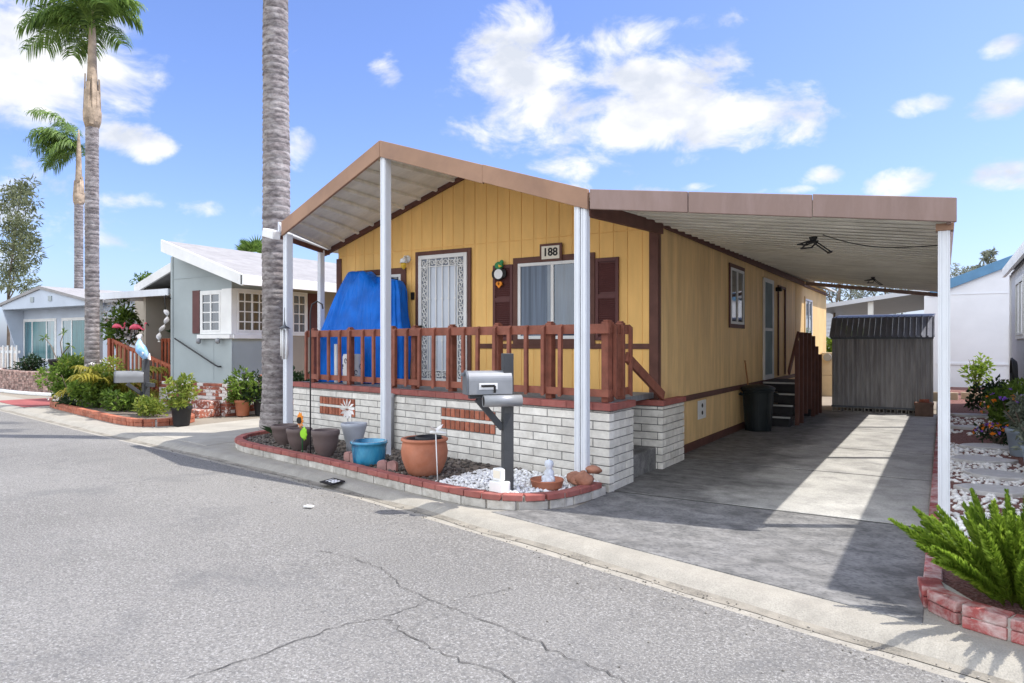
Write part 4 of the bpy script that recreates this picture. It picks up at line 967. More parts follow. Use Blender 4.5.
lh = thing('lighthouse_ornament', (-3.62, 5.66, .12), 'white square tower ornament at the foot of the mailbox post', 'ornament')
m_ = frame(-3.62, 5.66, -14)
g = MB(m_); g.box(-.085, .085, -.085, .085, .10, .24); g.box(-.06, .06, -.06, .06, .241, .36); g.build('tower', M['white'], lh, bevel=.012)
g = MB(m_); g.box(-.045, .045, -.062, -.0605, .27, .34); g.box(-.062, -.0605, -.045, .045, .27, .34); g.build('window_panel', M['plaque'], lh)
sc = thing('bowl', (-3.36, 6.10, .12), 'shallow terracotta bowl on white pebbles by the right post', 'bowl')
g = MB(); g.lathe([(.12, 0), (.15, .02), (.165, .085), (.172, .09), (.165, .1), (.15, .07), (.001, .05)], (-3.36, 6.1, .11), 26); g.build('body', M['terra'], sc)
fg = thing('figurine', (-3.33, 6.09, .16), 'small white cherub figurine sitting in the terracotta bowl', 'figurine')
g = MB(); g.lathe([(.05, 0), (.065, .02), (.06, .06), (.045, .10), (.052, .12), (.03, .15), (.034, .165), (.048, .195), (.04, .23), (.001, .245)], (-3.33, 6.09, .16), 16, wob=.06)
g.blob((-3.375, 6.06, .22), (.03, .02, .04), pr, 1); g.blob((-3.285, 6.06, .22), (.03, .02, .04), pr, 1); g.blob((-3.36, 6.04, .18), (.035, .05, .025), pr, 1); g.build('body', mat('blue white glaze', (.66, .70, .76), .2, 20, .4), fg)
for i, (x, y, z, r, lb) in enumerate([(-3.19, 6.42, .19, (.11, .07, .06), 'flat reddish rock on planter edge beside the right post'), (-3.06, 6.34, .20, (.10, .075, .075), 'largest reddish rock at the planter corner'), (-3.03, 6.46, .28, (.09, .07, .045), 'reddish rock lying on top of its pile'), (-3.16, 6.36, .165, (.08, .06, .05), 'small reddish rock at the bottom of its pile')]):
    g = MB(); g.t = pr.random(); g.blob((x, y, z), r, pr, 2, .35); o = one('rock', g, M['rock'], lb, 'rock', 'reddish rocks by the post', base=(x, y, z-r[2]))
def scallop(x, y, ang, n, lb):
    g = MB(frame(x, y, ang))
    for k in range(n):
        a = k*.13; g.prism([(a, 0, .08)]+[(a+.06-.06*math.cos(math.pi*i/8), 0, .17+.045*math.sin(math.pi*i/8)) for i in range(9)]+[(a+.12, 0, .08)], (0, .06, 0))
    one('edging_brick', g, M['pinkstone'], lb, 'edging brick', 'pink scalloped edging bricks', base=(x, y, .08), bevel=.006)
scallop(-6.36, 6.30, -10, 3, 'pink scalloped edging brick left of the blue pot')
scallop(-5.55, 6.02, 12, 2, 'pink scalloped edging brick right of the blue pot')
# number painted on the gutter, scrap on the road
pm = frame(-5.86, 5.66, -14)
g = MB(pm @ Matrix.Rotation(R(6), 4, 'X')); g.box(-.13, .12, -.11, .07, -.006, .006)
pq = one('number_plate', g, M['ink'], 'black plate with painted white 188 on the gutter beside the planter', 'number plate', base=None)
text_mesh('188', .135, M['white'], 'digits', pm @ Matrix.Rotation(R(6), 4, 'X') @ Matrix.Translation((-.005, -.02, .008)), pq, depth=.001)
g = MB(frame(-5.25, 4.74, 20)); g.prism([(-.045, -.025, 0), (.04, -.03, 0), (.05, .015, 0), (-.03, .025, 0)], (0, 0, .012)); o = one('paper_scrap', g, M['white'], 'small white scrap of paper on the asphalt', 'litter'); o.location.z = -.03

# ================================================================== MAILBOX AT THE PLANTER
mb_ = thing('mailbox', (-3.575, 5.70, .1), 'grey rounded mailbox with newspaper tube on a charcoal post in the front planter', 'mailbox')
mx = frame(-3.575, 5.70, -42)          # local -y points to the street
g = MB(mx); g.box(-.05, .05, -.05, .05, .08, 1.46); g.build('post', M['darkpost'], mb_, bevel=.006)
g = MB(mx); g.bar((-.001, -.05, .74), (-.001, -.30, 1.03), .05, .06); g.box(-.035, .035, -.38, -.052, 1.032, 1.07); g.build('brace', M['darkpost'], mb_, bevel=.005)
def mail_body(xf, x0, x1, y0, y1, z0, h, parent, mbody, mdoor):
    w_ = (x1-x0)/2; cx = (x0+x1)/2; r = w_
    prof = [(x0, z0)]+[(cx-r*math.cos(math.pi*i/14), z0+h-r+r*math.sin(math.pi*i/14)) for i in range(15)]+[(x1, z0)]
    g = MB(xf); g.prism([(x, y0, z) for x, z in prof], (0, y1-y0, 0)); b = g.build('box', mbody, parent, bevel=.006)
    g = MB(xf); g.prism([(cx+(x-cx)*1.05, y0-.02, z0+(z-z0)*1.03) for x, z in prof], (0, .0195, 0)); d = g.build('door', mdoor, parent, bevel=.005)
    g = MB(xf); g.box(cx-.025, cx+.025, y0-.05, y0-.0205, z0+h*.78, z0+h*.92); g.build('handle', mdoor, d, bevel=.004)
    return b
mail_body(mx, -.10, .08, -.40, .03, 1.071, .225, mb_, M['mailgrey'], M['mailgrey_d'])
g = MB(mx); g.box(.081, .087, -.30, -.12, 1.12, 1.18); g.build('flag_plate', M['white'], mb_, bevel=.004)
g = MB(mx); g.bar((.093, -.28, 1.155), (.093, -.15, 1.155), .012, .02); g.bar((.093, -.15, 1.155), (.093, -.15, 1.09), .012, .02); g.build('flag', M['ink'], mb_)
g = MB(mx); Rr = g.tube([(.13, -.27, 1.015), (.13, .10, 1.015)], .055, 24, cap=False); g.f(Rr[-1])
o = g.build('newspaper_tube', M['mailgrey'], mb_); md = o.modifiers.new('Solidify', 'SOLIDIFY'); md.thickness = .006
g = MB(mx); g.tube([(.13, -.265, 1.015), (.13, -.22, 1.015)], .047, 20); g.build('tube_shade_plug', M['ink'], mb_)  # black plug paints the shade inside the tube's open end

# ================================================================== SIDE STAIRS, BIN, SHED
ss = thing('side_stairs', (-2.7, 14.2, 0), 'dark wooden stairs with pale tread edges up to the side door', 'stairs')
for k in range(4):
    y0 = 13.75+k*.27; z1 = .2*(k+1)
    g = MB(); g.box(-3.08, -2.44, y0, (y0+.27 if k < 3 else 16.0), max(0, z1-.2), z1-.035); g.build('riser', M['treadgrey'], ss, bevel=.005)
    g = MB(); g.box(-3.08, -2.42, y0-.03, (y0+.275 if k < 3 else 16.0), z1-.034, z1-.005); tr_ = g.build('tread', M['treadgrey'], ss, bevel=.004)
    g = MB(); g.box(-3.08, -2.42, y0-.042, y0-.031, z1-.036, z1-.004); g.build('tread_edge', M['whiteedge'], tr_)
g = MB()
for k in range(3): g.box(-3.08, -2.44, 16.0+k*.3, 16.3+k*.3, 0, .58-.2*k)
g.build('rear_steps', M['treadgrey'], ss)
srl = thing('stair_railing', (-2.37, 14.6, 0), 'dark red brown slatted railing beside the side door stairs', 'railing')
for y, z0, z1, w_ in ((14.15, .0, 1.62, .09), (14.62, .0, 1.78, .10), (15.1, .15, 1.78, .09), (15.6, .2, 1.78, .09), (16.05, 0, 1.72, .10), (16.5, .0, 1.5, .09), (17.0, 0, 1.32, .10)):
    g = MB(); g.box(-2.41, -2.335, y-w_/2, y+w_/2, z0, z1); g.build('picket', M['maroon'], srl, bevel=.006)
g = MB(); g.bar((-2.43, 13.62, 1.02), (-2.43, 14.6, 1.76), .04, .10); g.build('handrail', M['maroon'], srl, bevel=.004)
g = MB(); g.bar((-2.43, 14.61, 1.74), (-2.43, 16.05, 1.74), .04, .09); g.bar((-2.43, 16.06, 1.72), (-2.43, 17.05, 1.28), .04, .09); g.bar((-2.43, 14.61, .75), (-2.43, 16.05, .75), .04, .09); g.build('rail_board', M['maroon'], srl, bevel=.004)
tb = thing('trash_bin', (-2.83, 12.95, 0), 'dark green black round trash bin with domed lid beside the side stairs', 'trash bin')
g = MB(); g.lathe([(.205, .03), (.215, .0), (.22, .02), (.235, .3), (.262, .68), (.265, .70), (.285, .705), (.285, .735), (.26, .74)], (-2.83, 12.95, 0), 30)
for k in range(10):
    a = k*.628; g.bar((-2.83+.222*math.cos(a), 12.95+.222*math.sin(a), .06), (-2.83+.262*math.cos(a), 12.95+.262*math.sin(a), .66), .035, .012, (math.cos(a), math.sin(a), 0))
g.build('body', M['bin'], tb)
g = MB(); g.lathe([(.292, 0), (.295, .03), (.27, .05), (.2, .075), (.1, .088), (.001, .09)], (-2.83, 12.95, .737), 30); g.build('lid', M['bin'], tb)
for s in (-1, 1):
    g = MB(); d = Vector((.85*s, .52*s, 0)); c = Vector((-2.83, 12.95, .67)); n = Vector((-.52, .85, 0))
    g.tube([c+d*.27+n*.08, c+d*.33+n*.07+Vector((0, 0, -.02)), c+d*.33-n*.07+Vector((0, 0, -.02)), c+d*.27-n*.08], .016, 8); g.build('handle', M['bin'], tb)
g = MB(); g.tube([(-2.98, 13.28, .02), (-3.095, 13.1, 1.25)], .014, 8); one('broom_handle', g, M['stick'], 'wooden handle leaning on the yellow side wall behind the trash bin', 'stick', base=(-2.98, 13.28, .02))

sh = thing('garden_shed', (-1.37, 18.4, 0), 'low grey corrugated metal shed at the end of the driveway', 'shed')
def corr(mb, x0, x1, y, z0, z1, pitch=.098, d=.022):
    xs = []; x = x0
    while x < x1-.001:
        xs += [(x, 0), (x+pitch*.12, d), (x+pitch*.42, d), (x+pitch*.54, 0)]; x += pitch
    xs.append((x1, 0))
    for (a, da), (b, db) in zip(xs, xs[1:]):
        if b > x1: continue
        mb.poly([(a, y-da, z0), (b, y-db, z0), (b, y-db, z1), (a, y-da, z1)])
g = MB(); corr(g, -2.21, -.22, 17.70, .12, 1.74); g.box(-2.21, -.22, 17.705, 19.3, .12, 1.735); g.build('wall', M['shed'], sh)
g = MB(); n = 18
for k in range(n):
    x0 = -2.26+k*(2.09/n); x1 = x0+2.09/n
    g.prism([(x0, 17.60, 1.70), (x1-.015, 17.60, 1.70), (x1-.015, 18.08, 2.15), (x0, 18.08, 2.15)], (0, .015, .012)); g.bar((x1-.012, 17.60, 1.72), (x1-.012, 18.08, 2.17), .02, .03)
    g.prism([(x0, 18.08, 2.15), (x1-.002, 18.08, 2.15), (x1-.002, 19.4, 2.26), (x0, 19.4, 2.26)], (0, 0, .014))
g.prism([(-.20, 17.64, 1.72), (-.20, 19.35, 1.72), (-.20, 19.35, 2.2), (-.20, 18.1, 2.13)], (.015, 0, 0)); g.prism([(-2.22, 17.64, 1.72), (-2.22, 19.35, 1.72), (-2.22, 19.35, 2.2), (-2.22, 18.1, 2.13)], (.015, 0, 0))
g.build('roof', M['shedroof'], sh)
g = MB(); g.box(-2.24, -.19, 17.655, 17.70, 1.665, 1.705); g.build('trim', M['mailgrey_d'], sh)
g = MB(); g.box(-2.22, -.21, 17.66, 17.69, .10, .14); g.build('trim', M['mailgrey_d'], sh)
for k in range(9):
    g = MB(); x = -2.2+k*.218; g.box(x, x+.19, 17.68, 17.9, 0, .018); g.box(x, x+.19, 17.68, 17.9, .085, .1)
    for q in (0, .085, .17): g.box(x+q, x+q+.02, 17.68, 17.9, .0181, .0849)
    g.build('block', M['mortarlight'], sh, bevel=.003)
bp_ = thing('planter_box', (-.36, 17.4, 0), 'square brown planter box holding loose red bricks beside the shed', 'planter box')
g = MB()
for a in ((-.53, -.19, 17.25, 17.28), (-.53, -.19, 17.52, 17.55), (-.53, -.50, 17.281, 17.519), (-.22, -.19, 17.281, 17.519)): g.box(*a, 0, .30)
g.box(-.5, -.22, 17.28, 17.52, .02, .22); g.build('body', mat('brown planter', (.16, .10, .075), .2, 6), bp_, bevel=.006)
for i, (x, y, z, a, lb) in enumerate([(-.44, 17.36, .235, 10, 'loose red brick at the left in the planter box'), (-.29, 17.44, .24, -25, 'loose red brick at the right in the planter box'), (-.36, 17.40, .305, 60, 'loose red brick lying across the other two in the planter box')]):
    g = MB(); g.box(-.1, .1, -.05, .05, 0, .06); o = one('loose_brick', g, M['redbrick'], lb, 'brick', 'loose bricks in the planter box', bevel=.006); o.location = (x, y, z); o.rotation_euler.z = R(a)
ub = thing('utility_box', (-2.95, 22.6, 0), 'beige utility box with round meter behind the shed', 'utility box')
g = MB(); g.box(-3.12, -2.72, 22.45, 22.75, 0, .62); g.box(-3.10, -2.74, 22.47, 22.75, .621, 1.30); g.build('cabinet', M['utility'], ub, bevel=.015)
g = MB(); g.tube([(-2.92, 22.46, 1.16), (-2.92, 22.36, 1.16)], .11, 18); g.build('meter', M['mailgrey'], ub)
g = MB(); foliage(g, (-2.75, 24.4, 1.55), (.6, .4, .75), 1300, .13, .07, rng, 14, .4); sb = thing('shrub', (-2.75, 24.4, 0), 'lime green shrub behind the beige utility box', 'shrub')
g.build('leaves', M['limeleaf'], sb); g = MB(); g.tube([(-2.75, 24.4, 0), (-2.74, 24.42, 1.4)], [.04, .02], 7); g.build('stem', M['wood'], sb)

# ================================================================== RIGHT HAND BORDER
cb = thing('brick_edging', (-.05, 11, 0), 'long low row of worn red bricks along the right side of the driveway', 'edging')
g = MB(); border(g, [Vector((-.06, 5.0, 0)), Vector((-.06, 17.5, 0))], .21, .10, .10, 0, .008, pr); g.build('bricks', M['redwhite'], cb, bevel=.008)
cb2 = thing('brick_edging', (.6, 4.5, 0), 'worn red and white painted brick edging in front of the foxtail fern', 'edging')
EP = catmull([(-.08, 4.98, 0), (-.04, 4.74, 0), (.12, 4.58, 0), (.5, 4.44, 0), (1.3, 4.2, 0), (2.4, 3.9, 0)], 8)
g = MB(); border(g, EP, .225, .065, .11, 0, .012, pr); border(g, EP, .225, .058, .12, .068, .012, pr); g.build('bricks', M['redwhite'], cb2, bevel=.009)
g = MB(); border(g, EP, .5, .118, .09, 0, -.005, pr); g.build('mortar', M['mortarlight'], cb2)

def foxtail(x, y, z, n, label):
    t = thing('foxtail_fern', (x, y, z), label, 'fern'); r_ = random.Random(4)
    for k in range(n):
        az = r_.uniform(0, 6.2832); el = r_.uniform(.42, 1.5); L = r_.uniform(.48, .7)*(1.05 if el < .8 else .95)
        d = Vector((math.cos(az)*math.cos(el), math.sin(az)*math.cos(el), math.sin(el)))
        base = Vector((x, y, z))+Vector((math.cos(az), math.sin(az), 0))*r_.uniform(.02, .18)*math.cos(el)
        pts = []; S = 12
        for i in range(S+1):
            u = i/S; pts.append(base+d*L*u+Vector((0, 0, 1))*(.05*math.sin(u*2.4)*(1.3-el)*L-.05*u*u*L))
        g = MB(); g.t = .35; bias = r_.uniform(-.15, .2); g.tube(pts, [.006*(1-.7*i/S) for i in range(S+1)], 5)
        for i in range(430):
            u = r_.uniform(.06, 1.0); f = u*S; a = min(int(f), S-1); p = pts[a].lerp(pts[a+1], f-a); tg = (pts[a+1]-pts[a]).normalized()
            wd = .047*math.sin(min(1, u*1.7+.25)*1.5708)*(1 if u < .6 else max(.25, 1-(u-.6)*1.7))
            q = rdir(r_); q = (q-tg*q.dot(tg)).normalized(); g.t = min(1, max(0, r_.gauss(.45, .2)+bias))
            leaf(g, p, q+tg*1.5, tg, wd*1.6, .014, r_, .1, 0)
        g.build('plume', M['foxtail'], t, recalc=False)
    return t
foxtail(.36, 4.84, .10, 96, 'large bright green foxtail fern behind the painted brick edging')
def plant(name, x, y, z, rad, n, L, W, lm, label, cat='shrub', potm=None, flowers=(), stem=True, group=None, h=.0, clumps=12):
    t = thing(name, (x, y, z), label, cat, group)
    g = MB(); foliage(g, (x, y, z+h+rad[2]*.95), rad, n, L, W, rng, clumps, .42, floor=z+.02); g.build('leaves', M[lm], t, recalc=False)
    g = MB()
    for k in range(6):
        a = k*1.05; g.tube([(x, y, z), (x+.3*rad[0]*math.cos(a), y+.3*rad[1]*math.sin(a), z+h+rad[2]*.7), (x+.7*rad[0]*math.cos(a), y+.7*rad[1]*math.sin(a), z+h+rad[2]*1.4)], [.016, .012, .005], 5)
    g.build('stems', M['wood'], t)
    for fm, cnt, r in flowers:
        for _ in range(cnt):
            g = MB()
            d = rdir(rng); d.z = abs(d.z)*.9; p = Vector((x, y, z+h+rad[2]*.95))+Vector((d.x*rad[0], d.y*rad[1], d.z*rad[2]))*1.0
            for q in range(5): leaf(g, p, rdir(rng)+d, d, r, r*.8, rng, .2, .2)
            g.build('flower', M[fm], t, recalc=False)
    return t
def potted(name, x, y, z, s, h, pm, rad, n, L, W, lm, label, group=None):
    p = pot('plant_pot', x, y, z, [(.72*s, 0), (.74*s, .01), (.92*s, h*.82), (s, h*.84), (s, h), (.97*s, h+.005)], pm, label[0], group=group)
    return plant(name, x, y, z+h-.08, rad, n, L, W, lm, label[1], 'plant')
potted('grey_bush', .86, 10.9, bed_z(10.9), .2, .34, M['bluegreypot'], (.30, .33, .22), 1600, .07, .028, 'leafgrey', ('blue grey pot further back in the mulch bed', 'grey green bush in the further blue grey pot'))
potted('grey_bush', .90, 9.3, bed_z(9.3), .2, .34, M['bluegreypot'], (.27, .30, .20), 1500, .07, .028, 'leafgrey', ('blue grey pot nearest the foxtail fern', 'grey green bush in the nearer blue grey pot'))
plant('flowering_bush', .88, 12.8, bed_z(12.8), (.42, .6, .38), 1900, .09, .045, 'leafmid', 'green bush with purple and orange flowers beside the mulch path', flowers=(('purplefl', 26, .042), ('orangefl', 22, .038)))
plant('flowering_bush', .62, 11.7, bed_z(11.7), (.26, .3, .16), 500, .06, .03, 'leafdark', 'low dark bush with orange flowers in front of the larger flowering bush', flowers=(('orangefl', 24, .038), ('purplefl', 16, .034)))
plant('dark_bush', .80, 15.4, bed_z(15.4), (.36, .5, .36), 1300, .09, .04, 'leafdark', 'dark rounded bush further back along the mulch bed')
plant('dark_bush', 1.05, 14.0, bed_z(14.0), (.25, .5, .36), 900, .09, .04, 'leafmid', 'leafy green bush against the pale grey neighbour wall')
plant('sapling', .72, 21.4, bed_z(21.4), (.26, .3, .52), 300, .13, .065, 'limeleaf', 'thin lime green sapling in front of the white wall', 'tree', h=.15, clumps=9)
for i, (x, y, lb) in enumerate([(.0, 19.3, 'left plank edging board before the white wall'), (.62, 19.6, 'middle plank edging board before the white wall'), (1.18, 19.3, 'right stone edging board before the white wall')]):
    g = MB(frame(x, y, -3+3*i)); g.box(-.28, .28, -.04, .04, bed_z(19)-.05, bed_z(19)+.17); one('edging_board', g, M['utility'] if i != 2 else M['pinkstone'], lb, 'edging', base=None, bevel=.012)
hs = thing('garden_hose', (1.12, 15.8, .2), 'coiled black hose hanging by the pale grey neighbour wall', 'hose')
g = MB()
for k in range(4): g.tube([(1.13-.02*k, 15.9+.30*math.cos(a), .95+.28*math.sin(a)+.02*k) for a in [i*.449 for i in range(15)]], .016, 6)
g.build('coil', M['blacksteel'], hs)
g = MB(); g.tube([(1.12, 15.6, .95), (1.05, 15.4, .6), (.98, 15.2, .22)], .014, 6); g.build('hose_end', M['blacksteel'], hs)
# ================================================================== PALMS AND TREES
def frond(mb, base, az, el, L, n, ll, r_, droop=1.0, w_=.035):
    d0 = Vector((math.cos(az)*math.cos(el), math.sin(az)*math.cos(el), math.sin(el))); pts = []; S = 14; p = Vector(base); d = d0.copy()
    for i in range(S+1):
        pts.append(p.copy()); p = p+d*(L/S); d = (d+Vector((0, 0, -.115*droop))+Vector((math.cos(az), math.sin(az), 0))*.02).normalized()
    mb.t = .8; mb.tube(pts, [.024*(1-.8*i/S)*(L/2.6) for i in range(S+1)], 5)
    for k in range(n):
        u = .12+.88*k/n; f = u*S; a = min(int(f), S-1); p = pts[a].lerp(pts[a+1], f-a); tg = (pts[a+1]-pts[a]).normalized()
        s = tg.cross(Vector((0, 0, 1)))
        if s.length < .05: s = Vector((1, 0, 0))
        s.normalize()
        for sg in (-1, 1):
            l = ll*(.55+.45*math.sin(u*3.0))*r_.uniform(.8, 1.15); mb.t = min(1, max(0, r_.gauss(.45, .22)))
            dd = (s*sg*r_.uniform(.7, 1.1)+tg*.65+Vector((0, 0, r_.uniform(-.25, .55)))).normalized()
            a0 = p; a1 = p+dd*l*.45; d2 = (dd+Vector((0, 0, -.8*droop))).normalized(); a2 = a1+d2*l*.35; a3 = a2+(d2+Vector((0, 0, -.9))).normalized()*l*.3
            q = tg*w_*.5
            v = [mb.v(a0-q*.5), mb.v(a0+q*.5), mb.v(a1+q), mb.v(a1-q), mb.v(a2+q*.8), mb.v(a2-q*.8), mb.v(a3)]
            mb.f([v[0], v[1], v[2], v[3]]); mb.f([v[3], v[2], v[4], v[5]]); mb.f([v[5], v[4], v[6]])
def palm(x, y, z0, zt, r0, r1, label, fronds, lean=(0, 0), boots=None, group='tall palms along the street', seed=1, L=2.8, ll=.62, n=62, dr=1.0):
    r_ = random.Random(seed); t = thing('palm_tree', (x, y, z0), label, 'palm tree', group)
    def ctr(z): u = (z-z0)/(zt-z0); return Vector((x+lean[0]*u+.05*noise.noise(Vector((z*.3, seed, 2))), y+lean[1]*u, z))
    g = MB(); z = z0; k = 0; rings = []; zz = []; rr = []
    while z < zt:
        u = (z-z0)/(zt-z0); r = r0+(r1-r0)*u+.06*math.exp(-(z-z0)*2.5); h = r_.uniform(.085, .15)
        for dz_, kr in ((0, .975), (.012, 1.03), (h-.03, 1.0), (h-.012, .985)): zz.append(z+dz_); rr.append(r*kr*r_.uniform(.985, 1.015)*(1+.05*noise.noise(Vector((z*.55, seed*3.1, 0)))))
        z += h
    seg = 22; vr = []
    for z, r in zip(zz, rr):
        c = ctr(z); vr.append([g.v(c+Vector((math.cos(6.2832*i/seg), math.sin(6.2832*i/seg), 0))*r*(1+.035*noise.noise(Vector((math.cos(i*.2856)*2, math.sin(i*.2856)*2, z*1.7))))) for i in range(seg)])
    for j, (a, b) in enumerate(zip(vr, vr[1:])):
        g.t = r_.uniform(.2, .8) if j % 4 == 0 else g.t
        for i in range(seg): g.f([a[i], a[(i+1) % seg], b[(i+1) % seg], b[i]], True)
    g.build('trunk', M['trunk'], t)
    top = ctr(zt)
    g = MB(); g.lathe([(r1*1.0, -.05), (r1*1.32, .12), (r1*1.38, .35), (r1*1.05, .6), (r1*.85, .9), (r1*.7, 1.5), (r1*.55, 2.3), (r1*.3, 2.9), (r1*.1, 3.2)], top, 18, wob=.06)
    for k in range(16):
        a = k*2.4; q = Vector((math.cos(a), math.sin(a), 0)); zb = r_.uniform(0, .5); g.t = r_.random()
        g.bar(top+q*r1*1.2+Vector((0, 0, zb)), top+q*r1*1.0+Vector((0, 0, zb+r_.uniform(.4, .9))), r1*.6, .03, q)
    g.build('crownshaft', M['boot'], t)
    cb_ = top+Vector((0, 0, 2.45))
    for az, el, Lk in fronds:
        g = MB(); frond(g, cb_+Vector((math.cos(az), math.sin(az), 0))*r1*.4+Vector((0, 0, r_.uniform(-.3, .3))), az, el, L*Lk, n, ll, r_, dr); g.build('frond', M['crown'], t, recalc=False)
    return t
pf = random.Random(9)
ring = lambda k, e0, e1, l0=.9, l1=1.1: [(i*6.2832/k+pf.uniform(-.2, .2), pf.uniform(e0, e1), pf.uniform(l0, l1)) for i in range(k)]
palm(-9.66, 8.02, 0, 10.6, .245, .185, 'tall grey palm trunk rising beside the left end of the deck, crown out of view', ring(9, .2, .6)+ring(7, .7, 1.2), lean=(-.06, 0), seed=2)
palm(-18.14, 9.36, 0, 7.0, .165, .15, 'palm with ringed grey trunk and green crown behind the neighbour shrubs', [(3.7+.33*i, e+.28, l) for i, (e, l) in enumerate([(.5, .95), (.9, 1.1), (.2, .8), (1.15, 1.2), (.7, .9), (.95, .9), (1.2, 1.1), (.55, .62), (1.0, .8), (.8, .66), (1.25, 1.1), (.6, .62), (.95, .75), (1.15, 1.0), (.65, .7), (1.0, .9), (.4, .75), (1.2, 1.1), (.75, .95)])]+[(3.4, .45, .95), (3.9, .3, .95), (3.0, .5, .8), (4.3, .6, .9)], seed=3, L=1.75, ll=.55, n=64, dr=1.1)
palm(-31.6, 15.75, 0, 7.55, .19, .165, 'slender palm further away, its green crown blown to the left', [(3.75, .55, .95), (3.55, .85, .9), (4.0, .75, .8), (3.3, .3, .7), (4.2, 1.1, .9), (3.9, 1.25, 1.1), (4.6, .5, .55), (3.0, 1.0, .7), (2.5, .7, .6), (3.7, .1, .65), (3.6, .35, .85), (3.9, .95, 1.0), (3.4, .65, .85), (4.1, .2, .7), (3.2, 1.2, .9)], seed=4, L=2.1, ll=.72, n=58, dr=1.15)

def tree(name, x, y, z0, H, trunk_r, crowns, lm, label, L=.2, W=.07, n=2500, group=None, seed=1):
    r_ = random.Random(seed); t = thing(name, (x, y, z0), label, 'tree', group)
    g = MB(); g.tube([(x, y, z0), (x+.1, y, z0+H*.3), (x-.1, y+.05, z0+H*.55)], [trunk_r, trunk_r*.8, trunk_r*.55], 8)
    for c, rad in crowns:
        a = Vector((x, y, z0+H*.45)); b = Vector(c); g.tube([a, a.lerp(b, .5)+Vector((0, 0, .2)), b], [trunk_r*.45, trunk_r*.28, trunk_r*.08], 6)
        for _ in range(5):
            q = b+Vector((r_.uniform(-1, 1)*rad[0], r_.uniform(-1, 1)*rad[1], r_.uniform(-.6, .9)*rad[2])); g.tube([a.lerp(b, .7), q], [trunk_r*.12, trunk_r*.03], 5)
    g.build('trunk', M['wood'], t)
    g = MB(); tot = sum(r[0]*r[1]*r[2] for _, r in crowns)
    for c, rad in crowns: foliage(g, c, rad, int(n*rad[0]*rad[1]*rad[2]/tot)+60, L, W, r_, 11, .34, up=-.1)
    g.build('crown', M[lm], t, recalc=False); return t
tree('eucalyptus_tree', -42.3, 17.5, 0, 8.5, .09, [((-40.5, 17.2, 8.7), (1.2, 1, .9)), ((-39.2, 16.6, 7.3), (1.1, 1, .8)), ((-41.6, 18, 7.0), (1.5, 1, 1.2)), ((-38.6, 16.2, 6.4), (.8, .8, .55)), ((-40.8, 17, 5.4), (1.3, 1, .7)), ((-42.6, 18.2, 9.6), (1.3, 1, .9)), ((-39.9, 17.2, 4.6), (.9, .9, .5))], 'euca', 'loose crowned eucalyptus behind the pale blue house at far left', .26, .07, 3400, seed=5)
tree('eucalyptus_tree', -42.6, 25.5, 0, 5.5, .2, [((-42.6, 25.5, 5.4), (.9, .8, .7)), ((-41.9, 25.5, 4.6), (.9, .8, .6))], 'leafmid', 'small round tree peeking over the pale blue house roof', .3, .1, 700, seed=6)
for i, (x, y, H, lb) in enumerate([(-5.2, 45, 6.6, 'pale loose tree seen under the carport left of the white pole'), (-2.9, 46, 6.8, 'pale loose tree seen under the carport behind the white pole'), (.6, 47, 6.4, 'pale tree seen under the carport right of the white pole')]):
    tree('eucalyptus_tree', x, y, 0, H, .16, [((x, y, H*.86), (.9, .8, .9)), ((x-.8, y, H*.7), (.8, .8, .6)), ((x+.8, y, H*.72), (.8, .8, .7)), ((x+.2, y, H*.55), (.9, .8, .5))], 'eucapale', lb, .22, .06, 1300, 'pale trees beyond the carport', 10+i)
tree('eucalyptus_tree', 2.35, 52, 0, 7.4, .12, [((2.35, 52, 6.9), (.35, .4, .55)), ((2.0, 52, 6.1), (.7, .6, .4)), ((2.9, 52, 5.9), (.6, .6, .3))], 'eucapale', 'small dark tree rising above the white house roof', .28, .1, 800, seed=15)
fp = thing('fan_palm', (-26.9, 21.2, 0), 'green fan palm crown rising behind the grey house roof', 'palm tree')
g = MB(); g.tube([(-26.9, 21.2, 0), (-26.9, 21.2, 5.4)], .17, 10); g.build('trunk', M['trunk'], fp)
g = MB(); r_ = random.Random(8)
for k in range(34):
    d = rdir(r_); d.z = abs(d.z)*.9-.1; d.normalize(); c = Vector((-26.9, 21.2, 5.35)); e = c+d*.65; g.t = .3; g.tube([c, e], .012, 4)
    s = d.cross(Vector((0, 0, 1))).normalized(); u = s.cross(d)
    for q in range(11):
        a = (q-5)*.24; g.t = min(1, max(0, r_.gauss(.5, .2))); leaf(g, e, d*math.cos(a)+s*math.sin(a)+u*.1, u, .62, .075, r_, .2, .12)
g.build('crown', M['crown'], fp, recalc=False)

# ================================================================== GREY HOME NEXT DOOR
gh = thing('grey_home', (-14, 9.3, 0), 'sage grey mobile home with maroon shutters, white sloping eaves and pale roof', 'mobile home')
YG, XG, XG0, GR = 9.3, -12.55, -14.76, -14.4
g = MB(); g.prism([(XG0, YG, 0), (XG, YG, 0), (XG, YG, 3.0), (GR, YG, 3.62), (XG0, YG, 3.6)], (0, .1, 0))
g.box(XG0, XG0+.1, YG+.1, 22, 0, 3.5)
g.build('wall', M['greywall'], gh)
g = MB(); g.box(XG-.1, XG-.001, YG+.101, 10.45, 0, 3.05); g.build('wall', M['greywall'], gh)
g = MB(); g.box(XG-.1, XG-.001, 10.451, 22, 0, 3.05); g.build('wall', M['tanwall'], gh)
g = MB(); g.box(XG0-.02, XG0+.06, YG-.02, YG-.001, 0, 3.55); g.box(XG-.06, XG+.02, YG-.02, YG-.001, .7, 3.0); g.box(-13.2, -13.18, YG-.006, YG-.001, .7, 1.7); g.box(XG0+.06, XG-.06, YG-.012, YG-.001, 3.02, 3.04); g.build('corner_trim', M['greywall'], gh)
